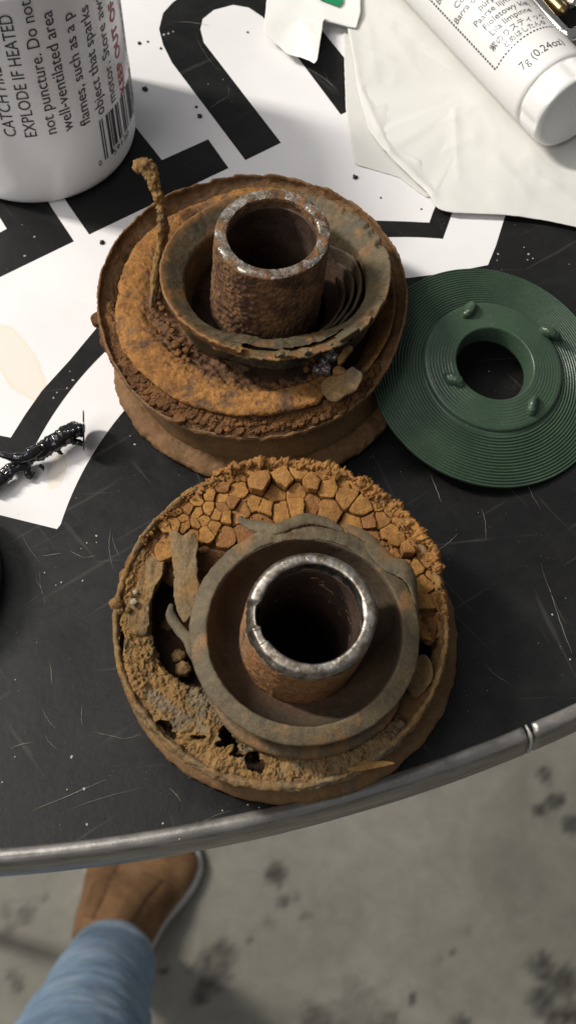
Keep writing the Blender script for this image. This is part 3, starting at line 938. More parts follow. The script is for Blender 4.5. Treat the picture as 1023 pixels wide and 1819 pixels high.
    def tone_t(P, T):
        r = np.hypot(P[..., 0] - tcn[0], P[..., 1] - tcn[1])
        return np.clip(sstep(6.98, 6.85, P[..., 2]) + 0.44 + 0.7 * fbm(P, 2, 4, 3) + sstep(1.53, 1.5, r) * 0.3, 0, 1)
    lathe('tube', [(1.92, 2.4), (1.955, 4.0), (1.955, 5.5), (1.955, 6.85), (1.945, 6.95), (1.90, 6.99), (1.82, 7.0), (1.60, 7.0), (1.55, 6.99), (1.525, 6.95), (1.51, 6.7), (1.50, 4.0), (1.50, 2.4)], M['steel_pitted'], upper, center=tcn,
          nth=420, ns=170, mod=mt, warp=w_t, tone=tone_t, smooth_it=2,
          noise=[N(0.012, 1.2, 3, 1), lambda P, T: sstep(6.95, 6.5, P[..., 2]) * sstep(1.6, 1.8, np.hypot(P[..., 0] - tcn[0], P[..., 1] - tcn[1])) * (0.045 * fbm(P, 5, 4, 2) + 0.05 * (0.4 - cell(P, 5.5, 1))), N(0.008, 9, 3, 4)])
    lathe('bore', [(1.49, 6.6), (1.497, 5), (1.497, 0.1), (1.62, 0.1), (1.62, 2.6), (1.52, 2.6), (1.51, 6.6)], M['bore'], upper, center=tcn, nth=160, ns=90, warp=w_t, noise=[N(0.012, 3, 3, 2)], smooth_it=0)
    # strip of rust curled up off the layer
    pth = [ul(241, 306, 5.1), ul(250, 294, 5.3), ul(261, 298, 5.35), ul(270, 315, 5.2), ul(280, 343, 4.8), ul(289, 372, 4.4), ul(291, 405, 3.95), ul(286, 445, 3.58), ul(278, 495, 3.45), ul(268, 548, 3.35)]
    sweep('rust_strip', pth, [0.20, 0.33, 0.33, 0.27, 0.24, 0.26, 0.30, 0.32, 0.30, 0.12], [0.16, 0.24, 0.24, 0.18, 0.13, 0.12, 0.13, 0.13, 0.13, 0.08], M['crust'], upper, n=130, ns=32, warp=w, roll=[0.1, 0.2, 0.3, 0.5, 0.8, 1.0, 1.2, 1.2, 1.2, 1.2],
          noise=[N(0.07, 2, 4, 1), N(0.06, 7, 4, 2), NF(0.10, 3, 4, 3), NF(0.07, 8, 3, 5)], tone=lambda P: np.clip(fbm(P, 1.5, 3, 1) + .1, 0, 1))
    # loose flakes at the front right
    pl = lambda pts, h: [ul(x, y, hh if hh else h) for x, y, *q in pts for hh in [q[0] if q else None]]
    slab('rust_flake', [ul(x, y, h) for x, y, h in [(567, 679, 3.3), (592, 664, 3.5), (618, 657, 3.75), (628, 647, 3.85), (647, 664, 3.8), (643, 680, 3.6), (626, 696, 3.5), (609, 704, 3.4), (594, 713, 3.35), (582, 709, 3.3), (571, 697, 3.25)]],
         3.5, 0.14, M['crust'], upper, nb=60, rings=8, bevel=0.05, rough=0.05, rf=2, jag=0.10, warp=w, seed=2, tone=lambda P: np.clip(0.5 + fbm(P, 1, 3, 3), 0, 1))
    slab('rust_flake', [ul(x, y, h) for x, y, h in [(602, 629, 4.1), (611, 617, 4.2), (621, 612, 4.3), (629, 617, 4.25), (619, 625, 4.2), (612, 637, 4.05), (604, 645, 4.0), (598, 641, 4.0)]], 4.1, 0.2, M['crust'], upper, nb=40, rings=5, bevel=0.05,
         rough=0.05, jag=0.04, warp=w, seed=5)
    slab('rust_flake', [ul(x, y, 3.75) for x, y in [(590, 655), (600, 645), (612, 652), (618, 660), (604, 664), (592, 662)]], 3.7, 0.25, M['crust'], upper, nb=32, rings=5, bevel=0.08, rough=0.05, jag=0.03, warp=w, seed=6)
    slab('rust_flake', [ul(x, y, 3.9) for x, y in [(418, 610), (440, 611), (468, 609), (505, 608), (500, 624), (470, 625), (440, 622), (424, 620)]], 3.9, 0.15, M['crust'], upper, nb=44, rings=5, bevel=0.03, rough=0.03, jag=0.05, warp=w, seed=7,
         tone=lambda P: np.full(len(P), .4))
    for (x, y, h, rr, s) in ((586, 630, 3.9, .26, 1), (576, 640, 3.85, .18, 2), (567, 655, 3.65, .24, 3), (580, 655, 3.7, .20, 4), (596, 632, 3.95, .15, 5)):
        p = w(ul(x, y, h))
        rock('mica_lump', p, rr, s, M['silver'], upper, flat=.8, amp=.9, nu=14, nv=20, f=1.5)
    # lumps of scale lying on the layer at the cup's foot
    r = np.random.default_rng(8)
    for i, (x, y) in enumerate([(300, 600), (312, 612), (322, 606), (318, 628), (332, 622), (328, 636), (306, 588), (340, 612), (296, 560), (288, 548), (300, 575), (283, 540), (280, 562), (552, 672), (545, 655), (555, 640), (560, 664),
                                (540, 690), (548, 648), (292, 470), (296, 455), (291, 440), (335, 640), (325, 645), (285, 590), (350, 632)]):
        p = w(ul(x, y, 3.25))
        rock('scale_lump', p, r.uniform(.07, .17), i * 1.1, M['crumb'], upper, flat=.8, amp=.9, nu=8, nv=12, f=1.8)
make_upper()

# ------------------------------------------------------------------ lower rusty mount
L0 = np.array([0.0, -5.0, 0])
lower = thing('rusty_mount', 'rusty bushing mount with bright worn tube and cracked ochre blocks, by the table edge', 'rusty mount', L0, 'rusted bushing mounts on the table')
_n = np.array([.03, -.14, 1.0]); _n /= np.linalg.norm(_n)
_v = np.cross([0, 0, 1.0], _n)
_K = np.array([[0, -_v[2], _v[1]], [_v[2], 0, -_v[0]], [-_v[1], _v[0], 0]])
RL = np.eye(3) + _K + _K @ _K / (1 + _n[2])
def l_warp(P):
    P = np.asarray(P, float)
    k = sstep(0.2, 2.3, P[..., 2])[..., None]
    return P * (1 - k) + (P @ RL.T) * k
def ll(px, py, h):
    o = RL.T @ (CAM - L0)
    d = RL.T @ ray(px, py)
    return o + d * ((h - o[2]) / d[2])

CHUNKS = """380 858 0|352 869 1|373 878 1|395 867 1|427 852 1|394 884 0|372 906 1|348 889 0|358 895 0|350 912 0|334 905 0|323 897 0|339 886 0|325 919 0|312 930 0|333 923 0|331 934 0
348 931 0|362 925 0|380 936 0|366 945 0|395 902 0|412 892 0|403 917 2|420 873 0|431 903 0|436 878 0|450 895 0|450 912 -1|437 831 1|406 847 1|400 947 -1|409 953 -1|431 939 -1|461 857 5|505 848 5|531 835 4|553 856 5
510 868 1|488 877 0|449 896 0|472 902 0|485 891 0|497 904 0|508 893 0|527 896 1|553 896 1|575 840 3|583 868 3|582 902 2|495 824 2|461 829 2|481 815 3|527 813 4|555 823 3|505 913 -1|527 876 0|461 923 -1|514 913 -1
577 842 2|587 869 3|614 880 2|590 908 2|645 900 2|630 933 0|655 927 0|656 944 -1|681 908 0|602 833 3|634 852 3|612 855 2|678 925 0|691 944 0|700 928 0|673 890 1|662 881 1|687 900 1|695 912 1|692 947 0|721 973 4|740 1006 1
754 1036 0|759 1073 0|657 954 -2|682 979 -2|727 934 1|715 948 0|731 1020 -1|740 965 1|757 995 1|770 1021 1|774 1036 1|776 1064 0|760 1095 -2|293 937 0|286 975 3|324 937 0|293 960 -1|301 926 0|640 868 2|652 865 2|700 905 2|712 920 2
655 855 3|620 838 3|585 826 3|568 818 3|510 820 3|445 822 3|420 838 2|668 870 2|720 945 1|735 950 1|748 975 1|765 1008 1|705 958 1|700 985 -2|716 1002 -2|340 915 0|316 908 0|385 850 1|368 858 1|338 875 1|420 920 0|440 925 -1|385 915 0|384 921 -1
665 897 1|310 915 -1|303 945 -1|342 947 -1|355 950 -1|378 952 -1|392 935 -1|280 950 -2|270 970 -2|262 990 -2|248 1001 -2|247 1017 -2|540 880 0|540 906 -1|565 878 1|600 885 1|628 908 0""".replace('\n', '|').split('|')

def make_lower():
    w = l_warp
    RC = (-0.30, -0.18)
    lathe('base_ring', [(4.6, 0.02), (5.5, 0.0), (5.70, 0.08), (5.68, 0.34), (5.45, 0.52), (5.1, 0.58), (4.6, 0.5)], M['shell'], lower, nth=420, ns=60, warp=w,
          noise=[N(0.07, 0.9, 4, 11), N(0.04, 4, 4, 12), NC(0.03, 3.2, 3), NF(0.05, 1.8, 3, 8)], tone=lambda P, T: np.clip(0.5 + fbm(P, 1.1, 3, 3) * 1.4, 0, 1))
    def ms(T, r, z):
        k = sstep(0.5, 2.4, z)
        return r, z
    def shift(P):
        P = np.array(P, float)
        k = sstep(0.3, 2.5, P[..., 2])
        P[..., 0] += RC[0] * k
        P[..., 1] += RC[1] * k
        return w(P)
    lathe('shell', [(5.05, 0.35), (5.0, 1.0), (5.02, 1.7), (5.15, 2.2), (5.0, 2.4), (4.7, 2.1), (4.7, 0.4)], M['shell'], lower, nth=300, ns=60, warp=shift, noise=[N(0.05, 0.7, 3, 3), N(0.02, 5, 3, 4), NF(0.06, 1.4, 3, 9)], tone=lambda P, T: np.clip(0.3 + 1.2 * fbm(P, 1.0, 4, 7), 0, 1))
    cth = lambda T: np.stack([np.cos(T) * 3, np.sin(T) * 3, T * 0], -1)
    def m(T, r, z):
        up = sstep(2.4, 3.0, z)
        z = z + up * (0.09 * fbm(cth(T), 1.6, 4, 33) + 0.07 * fbm(cth(T), 6, 3, 31))
        # the lip hangs lower and folds outward at the front, and leans in at the right
        z = z - up * 0.22 * sstep(0.5, 0.95, -np.sin(T))
        r = r + 0.10 * fbm(cth(T), 0.6, 3, 18) + up * 0.04 * fbm(cth(T), 4, 3, 5)
        return r, z
    lathe('rim_lip', [(5.0, 1.75), (5.15, 2.15), (5.24, 2.5), (5.32, 2.85), (5.30, 3.14), (5.22, 3.2), (5.12, 3.12), (5.08, 2.8), (4.95, 2.45), (4.75, 2.1), (4.75, 1.8)], M['crust'], lower, nth=560, ns=80, mod=m, warp=shift,
          noise=[N(0.03, 3, 4, 21), N(0.03, 10, 3, 26), NF(0.07, 2.0, 3, 5), lambda P, T: 0.05 * sstep(0.2, 0.8, -np.sin(T)) * sstep(0.2, 0.6, np.sin(P[..., 2] * 14 + 2 * fbm(P, 0.8, 2, 1)))],
          tone=lambda P, T: np.clip(0.25 + fbm(P, 1.3, 3, 2) + 0.4 * sstep(0.3, 0.9, -np.sin(T)), 0, 1))
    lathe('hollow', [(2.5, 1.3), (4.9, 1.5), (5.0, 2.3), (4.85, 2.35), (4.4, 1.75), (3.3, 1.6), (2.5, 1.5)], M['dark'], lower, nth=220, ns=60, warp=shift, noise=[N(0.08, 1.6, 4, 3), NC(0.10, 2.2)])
    # bed of broken rust below the blocks
    lathe('rust_bed', [(2.6, 1.8), (5.0, 2.3), (5.05, 2.85), (4.6, 2.92), (3.6, 2.82), (2.9, 2.72), (2.6, 2.5)], M['crumb'], lower, nth=300, ns=80, span=(-8, 160), warp=shift, endtaper=0.03,
          noise=[NC(0.16, 3.4, 5), N(0.05, 5, 4, 2)], tone=lambda P, T: np.clip(0.45 + 0.4 * fbm(P, 1.2, 3, 3), 0, 1))
    # the crust ring on the left and the front, with broken-through holes
    holes = [(ll(305, 1285, 2.9), .34, .22), (ll(322, 1298, 2.9), .18, .12), (ll(418, 1292, 2.9), .20, .24), (ll(428, 1312, 2.9), .22, .26), (ll(466, 1338, 2.9), .24, .34), (ll(478, 1350, 2.9), .16, .22), (ll(438, 1330, 2.9), .26, .10),
             (ll(235, 1135, 2.9), .07, .36), (ll(232, 1175, 2.9), .07, .28), (ll(248, 1235, 2.9), .06, .26), (ll(256, 1253, 2.9), .05, .16), (ll(228, 1085, 2.9), .08, .28), (ll(408, 1312, 2.9), .16, .09), (ll(370, 1300, 2.9), .24, .05)]
    def hole(P, T):
        h = np.zeros(P.shape[:-1], bool)
        j = 0.35 * fbm(P, 3.5, 4, 6)
        for (c, a, b) in holes:
            h |= np.hypot((P[..., 0] - c[0]) / a, (P[..., 1] - c[1]) / b) < 1 + j * 1.4
        return h
    def mcr(T, r, z):
        d = np.degrees(T) % 360
        inner = np.interp(d, [140, 165, 180, 198, 210, 222, 235, 300, 322], [4.55, 4.35, 4.15, 4.0, 3.75, 3.2, 2.9, 2.9, 3.9])
        k = (r - 2.9) / (5.15 - 2.9)
        r2 = inner + (5.15 - inner) * k + sstep(0.3, 0.0, k) * 0.10 * fbm(cth(T), 3, 4, 2)
        z = z + 0.10 * fbm(np.stack([np.cos(T) * r2, np.sin(T) * r2, T * 0], -1), 0.9, 4, 7) - sstep(240, 270, d) * sstep(0.85, 0.35, k) * 0.34 - 0.25 * sstep(0.5, 0.95, -np.sin(T)) * sstep(0.5, 1, k) * 0.6
        return r2, z
    lathe('crust_ring', [(2.9, 2.35), (4.6, 2.45), (5.12, 2.6), (5.16, 2.9), (5.0, 3.06), (4.5, 3.04), (3.9, 2.96), (3.3, 2.86), (2.95, 2.72)], M['crust'], lower, nth=760, ns=150, span=(150, 322), mod=mcr, warp=shift, hole=hole,
          noise=[N(0.05, 1.8, 4, 8), N(0.03, 6, 4, 9), NF(0.14, 1.5, 4, 5), NF(0.06, 5, 3, 2), lambda P, T: 0.10 * sstep(-0.1, 0.3, fbm(P, 0.9, 2, 4)) * (0.45 - cell(P, 4.5, 4))], endtaper=0.015,
          tone=lambda P, T: np.clip(0.1 + 1.0 * sstep(0.05, 0.22, fbm(P, 0.9, 6, 6, 0.6)) + 0.5 * sstep(260, 300, np.degrees(T) % 360), 0, 1))
    # smooth swept sheet between crust and cup at lower right
    lathe('front_sheet', [(3.6, 2.3), (4.9, 2.45), (5.16, 2.7), (5.1, 2.86), (4.8, 2.72), (4.2, 2.5), (3.6, 2.45)], M['shell'], lower, nth=220, ns=50, span=(268, 345), warp=shift, endtaper=0.1,
          noise=[N(0.06, 1.2, 4, 8), N(0.03, 5, 4, 9)], tone=lambda P, T: np.clip(0.4 + fbm(P, 1, 3, 4), 0, 1))
    # cracked blocks
    r = np.random.default_rng(31)
    S, H = [], []
    for q in sorted(CHUNKS, key=lambda t: -int(t.split()[2])):
        x, y, k = q.split()
        need = 0.25 if float(x) < 425 else (0.38 if float(x) < 690 else 0.30)
        p = ll(float(x), float(y), 3.02 + 0.07 * int(k))[:2]
        if any(np.hypot(*(p - t)) < need for t in S): continue
        h = 3.02 + 0.07 * int(k)
        S.append(ll(float(x), float(y), h)[:2])
        H.append(int(k))
    S = np.array(S)
    D = np.linalg.norm(S[:, None] - S[None], axis=2) + np.eye(len(S)) * 9
    nn = np.sort(D, 1)
    lim = np.clip(nn[:, :4].mean(1) * 1.0, 0.2, 0.80)
    cells = voronoi(S, lim=lim)
    for i, c in enumerate(cells):
        if c is None or len(c) < 3: continue
        k = H[i]
        q = c - RC
        rq = np.linalg.norm(q, axis=1, keepdims=True)
        c = np.array(RC) + q * np.minimum(1, 5.40 / rq)
        rad = np.linalg.norm(c.mean(0) - RC)
        z = 3.02 + 0.075 * k + r.uniform(-.05, .05) - 0.10 * sstep(4.9, 5.3, rad) * (k < 4)
        chunk(c, z + r.uniform(0, .08), 0.75 if k < 4 else 0.85, 0.016 if k < 4 else 0.03, M['chunk'], lower, i * .37, w, bevel=0.022 if k < 4 else 0.035, tilt=(r.normal() * .10, r.normal() * .10 - (0.05 if k > 3 else 0)), nb=24, rings=3, rough=0.045, rf=2.6,
              tone=float(np.clip(r.normal() * .4 + (.5 if k < 0 else 0.08), 0, 1)))
    # small rubble between the blocks and along the outer edge (too small to pick apart)
    V, Fc, TN = [], [], []
    for i in range(560):
        a = math.radians(r.uniform(-8, 152))
        edge = r.random() < 0.62
        rad = r.normal(5.16, .09) if edge else r.uniform(3.3, 4.9)
        s = r.uniform(.02, .07) if edge else r.uniform(.02, .06)
        z = (3.16 + r.uniform(-.14, .16)) if edge else 2.93 + r.uniform(-.05, .06)
        c = np.array([RC[0] + rad * math.cos(a), RC[1] + rad * math.sin(a), z])
        k0 = len(V)
        nu, nv = 3, 5
        u = np.linspace(0.35, math.pi - .35, nu); v = np.linspace(0, 6.283, nv, endpoint=False)
        Ug, Vg = np.meshgrid(u, v, indexing='ij')
        X = np.stack([np.sin(Ug) * np.cos(Vg), np.sin(Ug) * np.sin(Vg), np.cos(Ug)], -1) * s * (1 + .55 * r.standard_normal((nu, nv)).clip(-1, 1))[..., None] * np.array([1, 1, .7]) + c
        V += list(w(X).reshape(-1, 3)); TN += [r.random() * .6] * (nu * nv)
        Fc += [tuple(f + k0) for f in grid_faces(nu, nv, False, True)[:, ::-1]] + [tuple(k0 + j for j in range(nv)), tuple(k0 + 2 * nv + j for j in range(nv))[::-1]]
    o = mesh('rubble', V, Fc, M['chunk'], lower, smooth=False, tone=np.array(TN)); tag(o, kind='stuff')
    # crumbling outer wall behind the blocks
    lathe('crumbling_edge', [(5.05, 2.4), (5.36, 2.6), (5.52, 3.0), (5.52, 3.34), (5.38, 3.46), (5.2, 3.32), (5.0, 2.7)], M['chunk'], lower, nth=420, ns=50, span=(16, 118), warp=shift, endtaper=0.08,
          noise=[NF(0.22, 2.2, 4, 2), N(0.12, 3, 4, 5), NF(0.08, 6, 3, 3), N(0.04, 10, 3, 6)], tone=lambda P, T: np.clip(0.3 + fbm(P, 1.5, 3, 5), 0, 1))
    # cup
    cc = (0.38, -0.9)
    def mc(T, r, z):
        hi = sstep(3.4, 4.3, z)
        z = z + hi * 0.05 * fbm(cth(T), 0.9, 3, 2) - hi * 0.05 * sstep(0.3, 0.9, np.sin(T))
        r = r + hi * 0.02 * fbm(cth(T), 6, 4, 4) + 0.04 * fbm(cth(T), 0.7, 2, 9) + 0.10 * sstep(0.5, 1, np.sin(T)) * hi * fbm(cth(T), 1.4, 3, 4)
        return r, z
    lathe('cup', [(2.7, 2.3), (2.95, 2.9), (3.2, 3.5), (3.42, 4.0), (3.54, 4.20), (3.56, 4.27), (3.50, 4.31), (3.28, 4.40), (3.04, 4.47), (2.99, 4.45), (2.98, 4.3), (3.0, 3.6), (2.9, 2.9), (2.6, 2.4)], M['cup'], lower, center=cc, nth=460, ns=110, mod=mc, warp=w,
          noise=[N(0.03, 1.0, 4, 22), N(0.010, 5, 4, 23), lambda P, T: 0.035 * sstep(3.9, 3.5, P[..., 2]) * (np.hypot(P[..., 0] - cc[0], P[..., 1] - cc[1]) > 3.05) * np.sin(P[..., 2] * 22 + 2 * fbm(P, .6, 2, 1)), lambda P, T: 0.08 * sstep(0.55, 1, np.sin(T)) * fbm(P, 2.0, 4, 3)],
          tone=lambda P, T: np.clip(0.6 * sstep(0.08, 0.3, fbm(P, 1.0, 6, 5, 0.6)), 0, 1))
    lathe('bowl', [(1.75, 2.2), (3.0, 2.5), (3.06, 3.5), (3.06, 4.38), (2.98, 4.42), (2.90, 4.1), (2.76, 3.65), (2.5, 3.25), (2.2, 3.02), (2.0, 2.95), (1.75, 2.9)], M['bowl'], lower, center=cc, nth=260, ns=80, warp=w, noise=[N(0.03, 1.4, 3, 2), N(0.02, 7, 4, 4)],
          tone=lambda P, T: np.clip(sstep(2.5, 2.1, np.hypot(P[..., 0] - cc[0], P[..., 1] - cc[1])) * 0.8 + 0.3 * fbm(P, 1.5, 3, 2), 0, 1))
    # second fold of the cup's right side
    lathe('cup_fold', [(2.76, 3.0), (2.92, 3.5), (2.98, 4.05), (2.93, 4.12), (2.83, 3.9), (2.70, 3.4), (2.62, 3.05)], M['cup'], lower, center=(0.42, -0.92), nth=160, ns=40, span=(-62, 52), warp=w, endtaper=0.22, noise=[N(0.03, 1.3, 3, 5)],
          tone=lambda P, T: np.clip(0.4 + fbm(P, 1, 2, 1), 0, 1))
    # ridge under the cup's front
    lathe('cup_foot', [(2.9, 2.5), (3.5, 2.7), (3.72, 3.0), (3.66, 3.22), (3.4, 3.25), (3.0, 3.0)], M['cup'], lower, center=cc, nth=240, ns=40, span=(214, 338), warp=w, endtaper=0.2, noise=[N(0.05, 1.6, 4, 7), N(0.02, 6, 3, 5)],
          tone=lambda P, T: np.clip(0.35 + fbm(P, 1.2, 3, 3), 0, 1))
    # tube
    tcn = (0.54, -0.8)
    def w_t(P):
        P = np.array(P, float)
        P[..., 0] += (P[..., 2] - 6.0) * 0.085
        P[..., 1] += (P[..., 2] - 6.0) * 0.03
        return w(P)
    def flats(P, T):
        d = np.degrees(T) % 360
        k = -0.17 * sstep(16, 9, np.abs(d - 182)) * sstep(5.2, 5.9, P[..., 2]) - 0.06 * sstep(10, 6, np.abs(d - 205)) * sstep(5.3, 5.9, P[..., 2])
        k = k + 0.05 * sstep(14, 5, np.abs(((d - 4 + 180) % 360) - 180)) * sstep(5.5, 5.8, P[..., 2])
        return k
    def tone_t(P, T):
        r = np.hypot(P[..., 0] - tcn[0], P[..., 1] - tcn[1])
        inside = sstep(1.6, 1.52, r)
        d = np.degrees(T) % 360
        return np.clip(sstep(5.72, 5.3, P[..., 2] + 0.15 * fbm(P, 2.5, 3, 3)) * (1 - 0.55 * inside) + 0.10 + 0.45 * fbm(P, 1.8, 4, 3) - 0.5 * sstep(30, 8, np.abs(d - 190)), 0, 1)
    lathe('tube', [(1.90, 2.3), (1.95, 3.6), (1.96, 5.0), (1.955, 5.7), (1.945, 5.80), (1.87, 5.93), (1.81, 5.975), (1.60, 5.985), (1.56, 5.97), (1.53, 5.92), (1.52, 5.7), (1.51, 4.0), (1.51, 2.3)], M['steel_worn'], lower, center=tcn, nth=420, ns=170, warp=w_t,
          noise=[N(0.02, 1.1, 3, 31), flats, N(0.006, 9, 3, 4), lambda P, T: sstep(5.6, 5.0, P[..., 2]) * 0.04 * fbm(P, 3.5, 4, 8)], tone=tone_t)
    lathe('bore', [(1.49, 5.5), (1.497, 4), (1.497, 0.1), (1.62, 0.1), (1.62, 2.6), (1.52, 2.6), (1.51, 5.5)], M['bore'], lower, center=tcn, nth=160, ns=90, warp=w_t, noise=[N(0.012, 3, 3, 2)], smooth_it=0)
    # leaf of scale sticking to the tube's foot
    slab('scale_leaf', [ll(x, y, 3.3) for x, y in [(522, 1222), (535, 1214), (556, 1212), (575, 1210), (560, 1219), (540, 1226), (528, 1227)]], 3.3, 0.06, M['crust'], lower, nb=30, rings=4, bevel=.02, rough=.03, warp=w)
    # peeled leaf at the left
    FLX = ll(322, 1020, 3.6)[0]
    slab('peeled_flake', [ll(x, y, h) for x, y, h in [(299, 946, 3.5), (308, 940, 3.55), (320, 950, 3.55), (326, 955, 3.55), (331, 947, 3.6), (347, 946, 3.6), (352, 962, 3.6), (349, 996, 3.7), (355, 1034, 3.8), (349, 1069, 3.8), (338, 1101, 3.75), (322, 1104, 3.7),
         (310, 1081, 3.6), (307, 1019, 3.5), (303, 975, 3.5)]], 3.6, 0.16, M['crust'], lower, nb=90, rings=12, bevel=0.05, rough=0.10, rf=1.6, jag=0.14, warp=w, seed=12, top=lambda x, y: 0.10 * np.cos((x - FLX) * 2.6) - 0.05, center=np.r_[ll(329, 1020, 3.62)],
         tone=lambda P: np.clip(0.6 + 0.9 * fbm(P, 1.4, 4, 2), 0, 1))
    sweep('curled_strip', [ll(x, y, h) for x, y, h in [(305, 1072, 3.4), (303, 1090, 3.3), (310, 1106, 3.3), (322, 1122, 3.4), (333, 1135, 3.5), (341, 1158, 3.5), (349, 1185, 3.4)]], [0.08, .15, .18, .18, .18, .15, .06], [0.04, .07, .07, .07, .06, .06, .04], M['cup'],
          lower, n=70, ns=18, noise=[N(0.04, 3, 4, 2)], warp=w)
    # ribbon of torn rubber at the right
    sweep('torn_ribbon', [ll(x, y, h) for x, y, h in [(610, 932, 3.7), (640, 950, 4.05), (664, 975, 4.25), (688, 1000, 4.38), (712, 1010, 4.4), (727, 1026, 4.36), (735, 1052, 4.25), (738, 1085, 4.1), (736, 1130, 4.0), (727, 1180, 3.9)]],
          [0.08, .24, .3, .3, .32, .28, .2, .16, .14, .05], [0.04, .06, .06, .07, .07, .07, .08, .10, .10, .05], M['cup'], lower, n=120, ns=20, noise=[N(0.05, 1.8, 4, 2), N(0.015, 7, 3, 3)], roll=[0, .2, .3, .2, .1, .5, 1.0, 1.2, 1.2, 1.2], warp=w,
          tone=lambda P: np.clip(0.2 + fbm(P, 1, 3, 3), 0, 1))
    sweep('torn_ribbon', [ll(x, y, h) for x, y, h in [(424, 918, 3.5), (436, 928, 3.8), (462, 936, 4.15), (490, 940, 4.36), (515, 930, 4.36), (545, 922, 4.34), (578, 928, 4.3), (612, 944, 4.25)]], [.08, .15, .20, .2, .18, .18, .16, .06], [.04, .05, .05, .06, .06, .05, .05, .03],
          M['cup'], lower, n=100, ns=18, noise=[N(0.05, 1.8, 4, 7)], warp=w)
    # lumpy slab at upper left of the cavity
    slab('crust_slab', [ll(x, y, h) for x, y, h in [(262, 990, 3.2), (276, 985, 3.3), (291, 990, 3.3), (294, 1006, 3.3), (284, 1028, 3.25), (272, 1050, 3.2), (266, 1082, 3.15), (266, 1122, 3.05), (245, 1130, 3.05), (229, 1118, 3.05), (225, 1085, 3.1), (228, 1058, 3.1),
         (246, 1036, 3.15), (256, 1012, 3.2)]], 3.15, 0.5, M['crust'], lower, nb=100, rings=16, bevel=0.08, rough=0.16, rf=2.6, jag=0.08, warp=w, seed=3, tone=lambda P: np.clip(0.5 + fbm(P, 1.6, 3, 8), 0, 1), center=np.r_[ll(257, 1070, 3.15)])
    for i, (x, y, h, rr) in enumerate(((238, 1069, 3.26, .11), (241, 1052, 3.26, .09), (228, 1083, 3.2, .10), (232, 1056, 3.25, .09), (207, 1072, 3.1, .22), (212, 1085, 3.05, .16))):
        rock('pebble', w(ll(x, y, h)), rr, i + 3, plain('grey_grit', (0.32, 0.28, 0.20), .9, nscale=800, namp=.25) if i < 2 else M['crust'], lower, amp=.5, nu=12, nv=16)
    for i, (x, y, h, rr) in enumerate(((318, 1166, 1.95, .22), (326, 1190, 2.0, .27), (300, 1110, 1.6, .28))):
        rock('rust_pebble', w(ll(x, y, h)), rr, i + 13, M['shell'], lower, flat=.7, amp=.6, nu=14, nv=20)
    # flakes in the right-hand cavity and the sharp sliver at the front
    slab('inner_flake', [ll(x, y, h) for x, y, h in [(724, 1190, 3.0), (745, 1160, 3.05), (760, 1162, 3.1), (770, 1182, 3.1), (770, 1205, 3.1), (758, 1225, 3.0), (742, 1240, 2.9), (728, 1232, 2.9), (720, 1215, 2.9)]], 3.0, 0.15, M['crust'], lower, nb=50, rings=8,
         bevel=.05, rough=.08, rf=1.5, warp=w, seed=4, tone=lambda P: np.full(len(P), .4))
    slab('inner_flake', [ll(x, y, h) for x, y, h in [(748, 1100, 2.9), (768, 1094, 3.0), (778, 1110, 3.0), (772, 1140, 2.9), (758, 1150, 2.8), (746, 1130, 2.8)]], 2.9, 0.15, M['crumb'], lower, nb=40, rings=6, bevel=.05, rough=.08, rf=1.5, warp=w, seed=6)
    slab('sliver', [ll(x, y, h) for x, y, h in [(610, 1366, 3.0), (640, 1357, 3.02), (672, 1350, 3.1), (707, 1355, 3.3), (690, 1360, 3.2), (660, 1366, 3.05), (630, 1372, 3.0)]], 3.0, 0.08, M['crust'], lower, nb=44, rings=5, bevel=.03, rough=.02, jag=.02, warp=w)
    slab('peeled_flake', [ll(x, y, h) for x, y, h in [(385, 1352, 2.95), (392, 1336, 3.05), (408, 1322, 3.12), (418, 1322, 3.12), (412, 1336, 3.1), (396, 1350, 3.0)]], 3.0, 0.12, M['crust'], lower, nb=44, rings=6, bevel=.04, rough=.10, rf=5, jag=.06, warp=w)
    slab('peeled_flake', [ll(x, y, h) for x, y, h in [(430, 1318, 3.0), (445, 1308, 3.05), (468, 1312, 3.05), (476, 1325, 3.0), (455, 1336, 2.98), (436, 1332, 2.95)]], 3.0, 0.14, M['cup'], lower, nb=44, rings=6, bevel=.04, rough=.10, rf=4, jag=.06, warp=w, seed=3)
make_lower()

